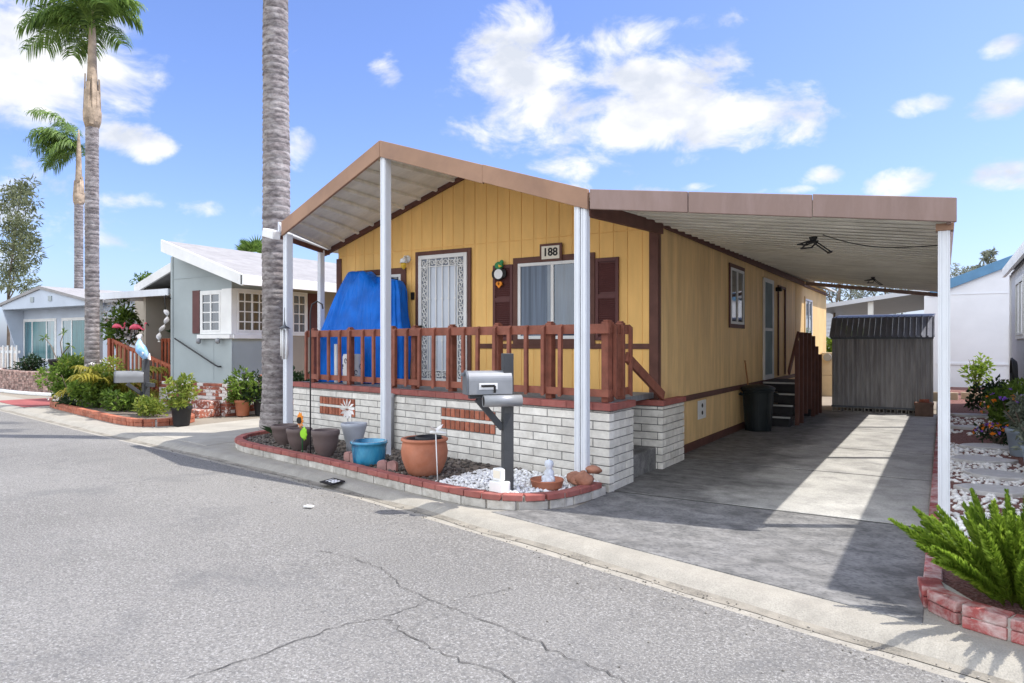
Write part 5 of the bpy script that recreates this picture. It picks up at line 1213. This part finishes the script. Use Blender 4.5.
def roofslab(mb, x0, z0, x1, z1, y0, y1, t=.12): mb.prism([(x0, y0, z0), (x1, y0, z1), (x1, y0, z1-t), (x0, y0, z0-t)], (0, y1-y0, 0))
g = MB(); roofslab(g, GR, 3.86, -11.6, 2.945, 8.86, 23); roofslab(g, GR-.02, 3.86, -17.3, 3.05, 9.95, 23); g.build('roof', M['shingle'], gh)
g = MB(); g.prism([(GR, 8.80, 3.87), (-11.55, 8.80, 2.93), (-11.55, 8.80, 2.70), (GR, 8.80, 3.60)], (0, .055, 0)); g.box(-11.6, -11.5, 8.80, 23, 2.72, 2.93); g.build('fascia', M['white'], gh, bevel=.004)
g = MB(); g.prism([(-15.9, 9.88, 3.49), (-17.35, 9.88, 3.04), (-17.35, 9.88, 2.83), (-14.78, 9.88, 3.60), (-14.78, 9.88, 3.83)], (0, .06, 0)); g.prism([(GR, 8.86, 3.74), (GR, 8.86, 3.60), (GR-.05, 9.9, 3.6), (GR-.05, 9.9, 3.74)], (-.03, 0, 0)); g.build('fascia', M['white'], gh, bevel=.004)
g = MB(); g.box(-21, XG0-.01, 12.0, 12.1, 0, 3.2); g.box(-17.2, -17.1, 10.05, 12, 0, 3); g.build('porch_wall', M['tanwall'], gh)
window(gh, Matrix.Translation((-13.60, YG-.003, 1.77)), .68, .88, 'panedark', 'white', casing='white', cw=.05)
def bars(xf, w_, h_, nx, nz, par):
    g = MB(xf)
    for i in range(1, nx): g.box(w_*i/nx-.012, w_*i/nx+.012, -.024, -.011, .04, h_-.04)
    for i in range(1, nz): g.box(.04, w_-.04, -.022, -.0105, h_*i/nz-.012, h_*i/nz+.012)
    return g.build('window_bars', M['white'], par)
bars(Matrix.Translation((-13.60, YG-.003, 1.77)), .68, .88, 2, 4, gh)
SG = lambda y, z: Matrix.Translation((XG+.003, y, z)) @ Matrix.Rotation(R(90), 4, 'Z')
window(gh, SG(9.42, 1.77), .78, .9, 'panedark', 'white', casing='white', cw=.06); bars(SG(9.42, 1.77), .78, .9, 4, 4, gh)
window(gh, SG(10.95, 1.75), .42, .95, 'pane', 'white', casing='white', cw=.05, slider=False); bars(SG(10.95, 1.75), .42, .95, 2, 4, gh)
g = MB(); g.box(-12.86, XG+.03, YG-.035, YG-.001, 1.72, 2.72); g.box(XG+.001, XG+.03, YG, 9.40, 1.72, 2.72); g.build('bay_panel', M['white'], gh, bevel=.004)
g = MB(); g.box(-13.66, -12.5, YG-.10, YG-.02, 1.62, 1.71); g.box(XG+.001, XG+.09, YG-.02, 10.3, 1.62, 1.71); g.build('window_sill', M['white'], gh, bevel=.006)
g = MB(); g.box(-13.93, -13.67, YG-.03, YG-.001, 1.74, 2.72); g.build('shutter', M['shutter'], gh, bevel=.004)
g = MB(SG(11.44, 1.72)); g.box(0, .34, -.03, 0, 0, 1.02); g.build('shutter', M['shutter'], gh, bevel=.004)
for y in (-13.55, -12.86):
    g = MB(); g.lathe([(.01, 0), (.05, .02), (.055, .1), (.02, .13)], (y, YG-.13, 1.5), 10); g.tube([(y, YG-.13, 1.6), (y, YG-.02, 1.62)], .012, 6); g.build('wall_lamp', M['mailgrey'], gh)
g = MB(); g.tube([(XG0+.25, YG-.09, 1.63), (-13.0, YG-.09, 1.03), (-12.9, YG-.09, 1.0), (-12.9, YG-.02, 1.0)], .018, 8); g.build('wall_handrail', M['blacksteel'], gh)
g = MB(); bricks(g, XG0, -12.28, 0, .70, .22, .07, .009, 0, .09, pr); gb = thing('brick_skirt', (-13.5, 9.0, 0), 'mottled used brick planter wall under the sage grey home', 'wall')
bmesh.ops.translate(g.bm, vec=(0, 8.98, 0), verts=g.bm.verts); g.build('bricks', M['usedbrick'], gb, bevel=.006)
g = MB(Matrix.Translation((-12.28, 8.98, 0)) @ Matrix.Rotation(R(90), 4, 'Z')); bricks(g, .098, 6, 0, .70, .22, .07, .009, 0, .09, pr); g.build('bricks', M['usedbrick'], gb, bevel=.006)
g = MB(); g.box(XG0, -12.30, 8.995, 9.28, 0, .685); g.box(-12.53, -12.30, 9.281, 14.95, 0, .685); g.build('mortar', M['mortarlight'], gb)
for i in range(2):
    g = MB(); g.box(-13.9, -13.2, 8.95+.26*i, 9.46, .17*i, .17*(i+1)-.002)
    one('brick_step', g, M['usedbrick'], ['lower red brick step at the sage grey home', 'upper red brick step at the sage grey home'][i], 'step', 'brick steps', base=(-13.5, 9.2, .17*i), bevel=.01)
for o_ in (gh, gb): o_.location += Vector((-.72, .5, .05 if o_ is gh else 0))
# ornaments along the brick skirt
for i, (y, h, mk, lb) in enumerate([(9.5, .22, 'blacksteel', 'small dark urn on the used brick wall nearest the steps'), (9.95, .16, 'terra', 'small terracotta urn on the used brick wall'), (10.75, .2, 'white', 'small white urn on the used brick wall'), (11.1, .14, 'darkpost', 'low charcoal urn at far end of the used brick wall')]):
    g = MB(); g.lathe([(.05, 0), (.06, .02), (.03, .06), (.075, h*.7), (.08, h*.85), (.05, h)], (-13.08, y+.5, .70), 14); one('urn', g, M[mk], lb, 'ornament', base=(-13.08, y+.5, .70))
g = MB(frame(-13.07, 10.85, 60)); g.prism([(-.11, 0, .705), (.11, 0, .705), (.11, .05, .95), (-.11, .05, .95)], (0, .02, 0)); pfm = one('picture_frame', g, M['ink'], 'small black picture frame standing on the used brick wall', 'frame', base=None)
g = MB(frame(-13.07, 10.85, 60)); g.prism([(-.07, -.004, .74), (.07, -.004, .74), (.07, .036, .92), (-.07, .036, .92)], (0, .003, 0)); g.build('picture', M['greypot'], pfm)
# pots standing along the brick skirt
POT = lambda s, h: [(.72*s, 0), (.74*s, .01), (.92*s, h*.82), (s, h*.84), (s, h), (.97*s, h+.005)]
for x, y, s, h, pm_, lm, lb in [(-12.80, 9.72, .17, .34, 'terra', 'leafmid', ('terracotta pot in front of the used brick wall', 'leafy plant in the terracotta pot by the used brick wall')), (-12.55, 10.02, .19, .36, 'blackpl', 'leafdark', ('black pot right of the terracotta pot by the used brick wall', 'dark leafy plant in the black pot by the used brick wall')), (-12.35, 10.95, .19, .34, 'blackpl', 'leafdark', ('black pot half hidden behind the big palm trunk', 'dark plant beside the big palm trunk'))]:
    pot('plant_pot', x, y, .01, POT(s, h), M[pm_], lb[0], group='pots along the used brick wall'); plant('pot_plant', x, y, h-.06, (.38, .36, .34), 900, .10, .045, lm, lb[1], 'plant')
ps = thing('plant_stand', (-12.45, 10.5, 0), 'white wire plant stand in front of the used brick wall', 'stand')
for k in range(4):
    g = MB(); a = k*1.57+.5; g.tube([(-12.45+.15*math.cos(a), 10.5+.15*math.sin(a), .01), (-12.45+.08*math.cos(a), 10.5+.08*math.sin(a), .22), (-12.45+.14*math.cos(a), 10.5+.14*math.sin(a), .45)], .011, 6); g.build('leg', M['white'], ps)
g = MB(); g.lathe([(.2, 0), (.2, .02)], (-12.45, 10.5, .45), 20); g.build('top', M['white'], ps)
pot('plant_pot', -12.45, 10.5, .475, [(.13, 0), (.16, .2), (.17, .22)], M['greenpot'], 'teal green pot on the white wire stand'); plant('pot_plant', -12.45, 10.5, .62, (.3, .3, .22), 450, .1, .045, 'leafdark', 'dark plant in the teal green pot on the stand', 'plant')
pot('plant_pot', -12.25, 7.95, .01, POT(.19, .36), M['blackpl'], 'black pot at the right end of the neighbour planter'); plant('pot_plant', -12.25, 7.95, .30, (.25, .25, .34), 700, .09, .045, 'leafyel', 'yellow green plant in the black pot beside the neighbour planter', 'plant')
g = MB()
for k in range(7): a = k*.9; leaf(g, Vector((-9.0+.03*k, 7.35, .12)), Vector((math.cos(a), math.sin(a)*.5, .7)), Vector((0, 0, 1)), .3, .06, pr, .2, .3)
one('seedling', g, M['leafdark'], 'small dark seedling at the left tip of the front planter', 'plant', base=(-9.0, 7.35, .1))

# porch, deck and stairs of the grey home
po = thing('porch_roof', (-18, 10.5, 0), 'flat white porch roof between the sage grey home and the pale blue house', 'awning')
g = MB(); g.box(-20.0, -16.4, 10.3, 14, 2.80, 2.92); g.build('roof_panel', M['roofmetal'], po, bevel=.006)
g = MB(); g.box(-20.02, -16.38, 10.26, 10.298, 2.76, 2.93); g.build('fascia', M['postwhite'], po)
g = MB(); g.box(-19.9, -19.8, 10.4, 10.5, 0, 2.8); g.build('post', M['postwhite'], po)
pd = thing('porch_deck', (-18, 11, 0), 'raised porch deck with red stained rails and stairs beside the sage grey home', 'deck')
g = MB(); g.box(-20, -18.2, 10.3, 13.5, .55, .66); g.box(-18.2, -15.0, 11.0, 13.5, .55, .66); g.build('deck_boards', M['rail2'], pd)
g = MB(); g.box(-18.62, -18.2, 10.24, 10.29, .0, 1.52); g.build('newel_panel', mat('tan plywood', (.42, .27, .13), .12, 4), pd, bevel=.005)
for a, b in (((-18.75, 10.2, 1.63), (-15.65, 10.2, .86)), ((-18.75, 10.2, .82), (-15.65, 10.2, .12))):
    g = MB(); g.bar(a, b, .05, .10); g.build('rail_board', M['rail2'], pd, bevel=.005)
for k in range(17):
    u = (k+.5)/17; x = -18.75+3.1*u; g = MB(); g.t = pr.random(); g.box(x-.03, x+.03, 10.15, 10.175, .84-.72*u, 1.62-.77*u); g.build('baluster', M['rail2'], pd, bevel=.003)
for x, z1 in ((-18.85, 1.7), (-15.62, 1.0)):
    g = MB(); g.box(x-.06, x+.06, 10.14, 10.26, 0, z1); g.build('rail_post', M['rail2'], pd, bevel=.008)
for z in (1.6, .78):
    g = MB(); g.box(-18.7, -15.1, 11.0, 11.05, z, z+.1); g.build('rail_board', M['rail2'], pd, bevel=.005)
for k in range(22):
    x = -18.6+k*.158; g = MB(); g.t = pr.random(); g.box(x, x+.07, 10.96, 10.99, .7, 1.68); g.build('baluster', M['rail2'], pd, bevel=.003)
for k in range(4):
    g = MB(); g.box(-18.2+.5*k, -17.68+.5*k, 10.3, 10.99, 0, .52-.13*k); g.build('stair_tread', M['rail2'], pd)
hv = thing('climbing_vine', (-18.5, 11.6, .6), 'white flowering vine at the left of the dark porch', 'vine')
g = MB(); foliage(g, (-19.4, 10.9, 2.1), (.55, .4, .65), 1300, .13, .07, rng, 13, .42); g.build('leaves', M['leafmid'], hv, recalc=False)
g = MB(); foliage(g, (-19.4, 10.8, 2.1), (.6, .4, .62), 240, .12, .1, rng, 20, .4); g.build('flowers', M['whitefl'], hv, recalc=False)['kind'] = 'stuff'
hv = thing('climbing_vine', (-17.5, 11.7, .6), 'dark leafy vine in the shade of the porch roof', 'vine')
g = MB(); foliage(g, (-17.9, 11.6, 1.95), (1.0, .3, .85), 2200, .14, .07, rng, 24, .4); g.build('leaves', M['leafdark'], hv, recalc=False)
def flamingo(x, y, z, s, lab, lp=0):
    t = thing('flamingo', (x, y, z), lab, 'flamingo ornament', 'pink flamingo ornaments'); xf = Matrix.Translation((x, y, z)) @ Matrix.Rotation(R(10), 4, 'Z') @ Matrix.Scale(s, 4)
    g = MB(xf); g.tube([(-.38, 0, .47), (-.24, 0, .55), (-.05, 0, .58), (.12, 0, .56), (.22, 0, .57), (.34, 0, .50), (.44, 0, .44), (.54, 0, .47), (.58, 0, .58), (.54, 0, .68), (.60, 0, .73), (.68, 0, .69)], [.01, .08, .13, .12, .07, .04, .032, .028, .027, .03, .045, .015], 10); g.build('body', M['pinkflower'], t)
    g = MB(xf); g.tube([(.66, 0, .70), (.74, 0, .64), (.74, 0, .58)], [.022, .02, .004], 6); g.build('beak', M['ink'], t)
    for sx in (-.06, .06):
        g = MB(xf); g.tube([(sx, 0, .5), (sx, 0, 0)], .012, 5); g.build('leg', M['blacksteel'], t)
flamingo(-18.2, 10.5, 1.65, .62, 'pink flamingo ornament nearest the porch stair rail')
flamingo(-19.0, 10.45, 1.75, .5, 'pink flamingo ornament further left among the white vine')
wsn = thing('wind_spinner', (-15.7, 9.65, 1.6), 'white twisted wind spinner hanging left of the sage grey wall', 'wind spinner')
g = MB()
for k in range(60):
    z0 = 2.35-k*.0125; z1 = z0-.0125; a0, a1 = k*.21, (k+1)*.21; x0 = -15.42-.22*(k/60)**1.4+.10*math.sin(k*.1); x1 = -15.42-.22*((k+1)/60)**1.4+.10*math.sin((k+1)*.1); r = .055
    g.prism([(x0-r*math.cos(a0), 9.6-r*math.sin(a0), z0), (x0+r*math.cos(a0), 9.6+r*math.sin(a0), z0), (x1+r*math.cos(a1), 9.6+r*math.sin(a1), z1), (x1-r*math.cos(a1), 9.6-r*math.sin(a1), z1)], (0, .003, 0))
g.build('ribbon', M['whitefl'], wsn)
g = MB(); g.tube([(-15.42, 9.6, 2.35), (-15.45, 9.6, 2.62), (-15.57, 9.7, 2.7), (-15.48, 9.78, 2.62)], .012, 6); g.build('hook', M['blacksteel'], wsn)

# neighbour planter with shrubs, second mailbox
NB = catmull([(-19.0, 9.3, 0), (-18.8, 8.75, 0), (-17.1, 8.30, 0), (-15.4, 7.92, 0), (-13.7, 7.56, 0), (-12.9, 7.50, 0), (-12.55, 7.75, 0), (-12.65, 8.4, 0), (-13.2, 8.7, 0)], 8)
nb = thing('planter_border', (-15.5, 8, 0), 'curved red brick planter border around the neighbour shrubs and mailbox', 'border')
g = MB(); border(g, NB, .22, .075, .11, 0, .010, pr); border(g, NB, .22, .065, .12, .078, .010, pr); g.build('bricks', M['redbrick'], nb, bevel=.007)
g = MB(); border(g, NB, .5, .13, .09, 0, -.005, pr); g.build('mortar', M['mortarlight'], nb)
g = MB(); g.poly([(p.x, p.y, .10) for p in NB]+[(-15, 10, .10), (-18, 10.4, .10)]); struct('neighbor_soil', g, M['soil'])
plant('shrub', -18.35, 8.95, .1, (.58, .5, .5), 2300, .11, .055, 'leafmid', 'dense round green shrub at the left end of the neighbour planter')
plant('shrub', -17.3, 9.1, .1, (.55, .45, .55), 1700, .11, .05, 'leafyel', 'yellow green shrub with white flowers in front of the ringed palm', flowers=(('whitefl', 30, .045),))
plant('shrub', -16.5, 8.6, .1, (.5, .4, .42), 1500, .10, .05, 'leafmid', 'loose green shrub in the middle of the neighbour planter', flowers=())
plant('shrub', -15.2, 8.45, .1, (.5, .3, .24), 1000, .10, .05, 'leafmid', 'leafy green shrub below the neighbour mailbox', flowers=())
plant('shrub', -13.6, 8.1, .1, (.42, .25, .22), 700, .09, .045, 'leafyel', 'low yellow green shrub right of the neighbour mailbox post')
plant('ground_cover', -17.6, 8.55, .1, (.9, .2, .12), 700, .08, .04, 'leafdark', 'low dark foliage with white flowers along the planter edge', flowers=(('whitefl', 30, .045),))
ap = thing('areca_palm', (-16.4, 9.0, .1), 'small yellow green feather palm behind the neighbour mailbox', 'palm tree'); r_ = random.Random(12)
for k in range(13):
    g = MB(); frond(g, (-16.4, 9.0, .25), k*2.4+.3, r_.uniform(.65, 1.35), r_.uniform(1.0, 1.35), 30, .36, r_, .9, .04); g.build('frond', M['frondyel'], ap, recalc=False)
m2 = thing('mailbox', (-14.02, 8.3, .1), 'grey mailbox on a charcoal post in the neighbour planter', 'mailbox')
nx = frame(-14.02, 8.3, -14)
g = MB(nx); g.box(-.06, .06, -.06, .06, 0, 1.22); g.bar((0, -.05, .5), (0, -.35, .74), .06, .07); g.build('post', M['darkpost'], m2, bevel=.006)
mail_body(nx @ Matrix.Rotation(R(-28), 4, 'Z'), -.12, .12, -.54, -.02, .76, .24, m2, M['mailmid'], M['mailgrey_d'])
g = MB(nx); g.box(.061, .5, -.03, .03, .68, .76); g.build('arm', M['darkpost'], m2, bevel=.005)
fo = thing('fish_ornament', (-14.02, 8.3, 1.22), 'blue and white leaping fish ornament on top of the neighbour mailbox post', 'ornament')
g = MB(); g.tube([(-13.996, 8.3, 1.24), (-14.044, 8.28, 1.34), (-14.124, 8.26, 1.44), (-14.172, 8.25, 1.56), (-14.156, 8.25, 1.66)], [.05, .09, .11, .07, .015], 12); g.build('body', mat('blue white ceramic', (.22, .42, .66), .3, 8, .3, dirt=(.8, .82, .84), dirt_amt=.7, dirt_scale=6), fo)
g = MB(); g.prism([(-14.156, 8.25, 1.62), (-14.268, 8.24, 1.72), (-14.172, 8.25, 1.76), (-14.092, 8.26, 1.74)], (0, .02, 0)); g.prism([(-14.060, 8.22, 1.42), (-13.948, 8.2, 1.36), (-14.028, 8.22, 1.30)], (0, .02, 0)); g.prism([(-13.980, 8.3, 1.26), (-13.900, 8.3, 1.36), (-13.868, 8.3, 1.22)], (0, .02, 0)); g.build('fin', M['whitefl'], fo)

# ================================================================== PALE BLUE HOUSE AT FAR LEFT
bh = thing('blue_house', (-27, 13, 0), 'pale blue house with low front gable and two large white framed windows', 'house')
g = MB(); g.box(-30.9, -20.5, 13.2, 13.3, 0, 3.05); g.box(-30.9, -30.8, 13.3, 24, 0, 3); g.build('wall', M['bluewall'], bh)
g = MB(); g.prism([(-30.7, 12.5, 2.86), (-24.6, 12.5, 2.86), (-24.6, 12.5, 3.0), (-27.7, 12.5, 3.52), (-30.7, 12.5, 3.02)], (0, .6, 0)); g.prism([(-30.7, 12.52, 2.86), (-30.65, 12.52, 2.86), (-30.65, 13.19, 2.86), (-30.65, 13.19, .5)], (0.06, 0, 0)); g.build('gable', M['bluewall'], bh)
g = MB(); g.prism([(-30.9, 12.44, 2.98), (-27.7, 12.44, 3.53), (-24.4, 12.44, 2.96), (-24.4, 12.44, 3.06), (-27.7, 12.44, 3.64), (-30.9, 12.44, 3.08)], (0, 12, 0)); g.build('roof', M['shingle'], bh)
for x in (-28.3, -27.0):
    g = MB(); g.box(x-.12, x+.12, 12.47, 12.499, 3.08, 3.26); g.build('vent', M['greywall'], bh)
g = MB(); g.prism([(-24.4, 13.0, 3.06), (-20.4, 13.0, 3.2), (-20.4, 13.0, 3.08), (-24.4, 13.0, 2.95)], (0, 11, 0)); g.build('roof', M['shingle'], bh)
for x, w_ in ((-30.5, 2.4), (-27.6, 2.5)):
    f = window(bh, Matrix.Translation((x, 13.197, .95)), w_, 1.5, 'paneteal', 'white', casing='white', cw=.06, slider=False)
    g = MB(Matrix.Translation((x, 13.197, .95)))
    for u in (.27, .73):
        g = MB(Matrix.Translation((x, 13.197, .95))); g.box(w_*u-.03, w_*u+.03, -.028, 0, .045, 1.455); g.build('mullion', M['white'], f)
    g = MB(Matrix.Translation((x, 13.197, .95))); g.box(w_*.29, w_*.71, -.014, -.0105, .05, 1.45); g.build('curtain', mat('teal curtain', (.05, .17, .18), .3, 3, .25, spec=.7, stretch=(8, 8, .3)), f)
rw = thing('retaining_wall', (-25, 10.8, 0), 'low mottled brick retaining wall with pots on top in front of the pale blue house', 'wall')
RWP = catmull([(-29, 11.9, 0), (-27.4, 11.1, 0), (-24.8, 10.7, 0), (-22.6, 10.75, 0), (-21.9, 11.2, 0), (-21.7, 12.6, 0)], 8)
for k in range(10):
    g = MB(); border(g, RWP, .15, .062, .14, .07*k, .010, pr, 0, .01); g.build('bricks', M['rubble'], rw, bevel=.006)
g = MB(); border(g, RWP, .5, .69, .09, 0, -.005, pr); g.build('mortar', M['mortarlight'], rw)
g = MB(); border(g, [p+Vector((0, -.25, 0)) for p in RWP], .6, .09, .14, 0, .006, pr); one('curb_edging', g, M['white'], 'white painted curb below the mottled retaining wall', 'edging', base=None, bevel=.01)
g = MB(); g.poly([(p.x, p.y, .64) for p in RWP]+[(-21.7, 13.1, .64), (-29.2, 13.1, .64)]); struct('terrace_soil', g, M['soil'])
plant('dark_bush', -26.5, 11.6, .64, (.55, .4, .22), 600, .14, .05, 'leafdark', 'low reddish dark bush on the left of the retaining wall')
plant('dark_bush', -23.2, 11.4, .64, (.5, .4, .22), 600, .14, .05, 'leafyel', 'low tan bush on the right of the retaining wall')
pot('plant_pot', -24.3, 11.5, .64, POT(.3, .42), M['blackpl'], 'black pot with a bare branched plant on the retaining wall')
fg_ = thing('frangipani', (-24.3, 11.5, .85), 'bare forked frangipani in the black pot on the retaining wall', 'plant')
g = MB()
for p in ([(-24.3, 11.5, .85), (-24.5, 11.5, 1.15), (-24.8, 11.5, 1.5), (-25.1, 11.45, 1.75)], [(-24.3, 11.5, .9), (-24.1, 11.5, 1.2), (-24.2, 11.5, 1.6), (-24.0, 11.5, 1.9)], [(-24.1, 11.5, 1.2), (-23.8, 11.5, 1.4), (-23.6, 11.5, 1.5)]): g.tube(p, [.022, .018, .015, .012][:len(p)], 6)
g.build('stems', M['wood'], fg_)
g = MB()
for c in ((-25.1, 11.45, 1.75), (-24.0, 11.5, 1.9), (-23.6, 11.5, 1.5)):
    for k in range(7): leaf(g, Vector(c), rdir(rng)+Vector((0, 0, .5)), Vector((0, 0, 1)), .2, .06, rng)
g.build('leaves', M['leafmid'], fg_, recalc=False)
wf = thing('white_fence', (-31.5, 12.2, 0), 'white picket fence beside the pale blue house', 'fence')
for k in range(14):
    g = MB(); x = -34.5+k*.36; g.box(x, x+.09, 12.6, 12.64, 0, 1.5); g.build('picket', M['white'], wf)
g = MB(); g.box(-34.6, -29.6, 12.645, 12.68, 1.2, 1.3); g.box(-34.6, -29.6, 12.645, 12.68, .35, .45); g.build('rail_board', M['white'], wf)
plant('hedge', -30.6, 11.2, 0, (.9, .6, .55), 1200, .15, .07, 'leafdark', 'dark hedge at the far left edge beside the retaining wall', 'hedge')
fh = thing('distant_house', (-39, 20, 0), 'small white house with flat roof beyond the picket fence', 'house')
g = MB(); g.box(-46, -35.5, 20, 26, 0, 2.6); g.build('wall', M['whitewall'], fh); g = MB(); g.box(-46.3, -35.2, 19.6, 26.3, 2.6, 2.8); g.build('roof', M['shingle'], fh)
for x in (-38.2, -36.9):
    window(fh, Matrix.Translation((x, 19.997, .9)), .9, 1.1, 'panedark', 'white')

# ================================================================== RIGHT HAND HOUSES
nh = thing('grey_white_home', (4, 12, 0), 'pale grey home at the right edge with white eave and corner trim', 'mobile home')
g = MB(); g.box(1.25, 7.5, 6.0, 18.8, 0, 3.1); g.prism([(1.25, 6.0, 3.1), (7.5, 6.0, 3.1), (4.4, 6.0, 4.1)], (0, 12.8, 0)); g.build('wall', M['greynear'], nh)
g = MB(); g.prism([(1.12, 5.8, 3.12), (4.4, 5.8, 4.18), (7.6, 5.8, 3.14), (7.6, 5.8, 3.24), (4.4, 5.8, 4.3), (1.12, 5.8, 3.24)], (0, 13.05, 0)); g.build('roof', M['shingle'], nh)
g = MB(); g.box(1.10, 1.16, 5.78, 18.88, 3.02, 3.22); g.build('eave_trim', M['white'], nh, bevel=.004)
g = MB(); g.box(1.22, 1.249, 18.68, 18.82, 0, 3.05); g.build('corner_trim', M['white'], nh)
g = MB(); g.box(1.235, 1.2495, 6.0, 18.66, .55, .60); g.build('trim_band', M['greynear'], nh)
WN = lambda y, z: Matrix.Translation((1.247, y, z)) @ Matrix.Rotation(R(-90), 4, 'Z')
window(nh, WN(17.3, 1.72), 1.5, 1.05, 'pane', 'white', casing='white', cw=.07)
g = MB(WN(17.9, .95)); g.box(0, .14, -.03, 0, 0, .18); g.build('outlet', M['mailgrey_d'], nh)
wh = thing('white_house', (3, 24, 0), 'plain white house with blue gable trim behind the mulch bed', 'house')
WZ = lambda x: 3.24+.40*(x-.2)
g = MB(); g.prism([(-.5, 24, 0), (6, 24, 0), (6, 24, WZ(6)), (-.5, 24, WZ(-.5))], (0, 8, 0)); g.build('wall', M['whitewall'], wh)
g = MB(); g.prism([(-.35, 23.9, WZ(-.35)-.06), (6, 23.9, WZ(6)-.06), (6, 23.9, WZ(6)+.22), (-.35, 23.9, WZ(-.35)+.22)], (0, .095, 0)); g.build('gable_trim', M['bluetrim'], wh, bevel=.004)
g = MB(); g.prism([(-.35, 23.996, WZ(-.35)+.08), (6, 23.996, WZ(6)+.08), (6, 23.996, WZ(6)+.18), (-.35, 23.996, WZ(-.35)+.18)], (0, 8.3, 0)); g.build('roof', M['tile'], wh)
g = MB(); g.box(-.2, 6, 23.985, 23.999, 2.98, 3.0); g.box(-.2, 6, 23.97, 23.999, .95, 1.0); g.box(1.55, 1.75, 23.96, 23.999, 0, 2.1); g.build('seam_trim', M['whitewall'], wh)
# carport, pole and sided home beyond the shed
nc = thing('far_carport', (-2, 26, 0), 'distant grey carport with sloping white edge beyond the shed', 'carport')
g = MB(); g.prism([(-3.5, 25.6, 2.76), (-.3, 25.6, 3.22), (-.3, 31, 2.9), (-3.5, 31, 2.5)], (0, 0, .06)); g.build('roof_panel', M['mailgrey_d'], nc)
g = MB(); g.prism([(-3.55, 25.55, 2.74), (-.3, 25.55, 3.2), (-.3, 25.55, 3.34), (-3.55, 25.55, 2.88)], (0, .04, 0)); g.build('fascia', M['greynear'], nc)
g = MB(); g.box(-2.13, -1.97, 25.7, 25.86, 0, 2.95); g.build('post', M['white'], nc)
g = MB(); g.box(-.5, -.4, 30.8, 30.9, 0, 2.9); g.box(-3.4, -3.3, 30.8, 30.9, 0, 2.5); g.build('rear_post', M['white'], nc)
dh = thing('sided_home', (-6, 33, 0), 'grey lap sided home seen past the far corner of the yellow home', 'house')
g = MB()
for k in range(17): g.prism([(-12, 33, .17*k), (-3.9, 33, .17*k), (-3.9, 32.97, .17*k), (-12, 32.97, .17*k)], (0, .028, .165))
g.box(-12, -3.9, 33.03, 40, 0, 2.9); g.build('siding', M['greynear'], dh)
g = MB(); roofslab(g, -8, 4.6, -3.5, 3.0, 32.6, 40.5, .15); roofslab(g, -8.01, 4.6, -12.5, 3.0, 32.6, 40.5, .15); g.prism([(-12, 33, 2.9), (-3.9, 33, 2.9), (-8, 33, 4.4)], (0, .05, 0)); g.build('roof', M['shingle'], dh)
window(dh, Matrix.Translation((-5.3, 32.965, 1.9)), .9, .7, 'panedark', 'white')
g = MB(); g.tube([(-4.05, 27.5, 0), (-4.05, 27.5, 4.9)], [.055, .045], 10); pol = one('utility_pole', g, M['mailgrey'], 'slim grey pole rising beyond the far corner of the yellow home', 'pole', base=(-4.05, 27.5, 0))
g = MB(); g.tube([(-3.35, 27.8, 0), (-3.4, 27.8, 2.6), (-3.2, 27.8, 3.7), (-3.25, 27.8, 4.9)], [.05, .04, .03, .015], 8); g.tube([(-3.38, 27.8, 2.8), (-3.7, 27.8, 3.9)], [.025, .01], 6)
bt = thing('bare_tree', (-3.35, 27.8, 0), 'thin bare tree beside the slim grey pole beyond the shed', 'tree'); g.build('trunk', M['wood'], bt)
plant('lime_shrub', -2.6, 24.9, 1.2, (.35, .3, .55), 500, .12, .06, 'limeleaf', 'lime shrub tops showing above the shed roof')
bw = thing('block_wall', (0, 62, 0), 'low pale block wall closing the view far behind the homes', 'wall')
g = MB(); bricks(g, -70, 30, 0, 1.8, 2.0, .4, .02, 62, 62.2, pr); g.build('blocks', M['mortarlight'], bw)
# hedge line far behind
for i in range(16):
    x = -58+i*5.4; 
    if -46 < x < -36 or -8 < x < 4: continue
    tree('broadleaf_tree', x, 66+3*math.sin(i*2.1), 0, 5.2+1.2*math.sin(i*1.7), .2, [((x, 66, 3.8), (2.2, 1.4, 1.3)), ((x+1.3, 66, 3.0), (1.6, 1.4, 1.0))], 'leafmid' if i % 2 else 'euca', 'distant green tree standing behind the far block wall', .5, .22, 420, 'distant trees behind the far block wall', 40+i)
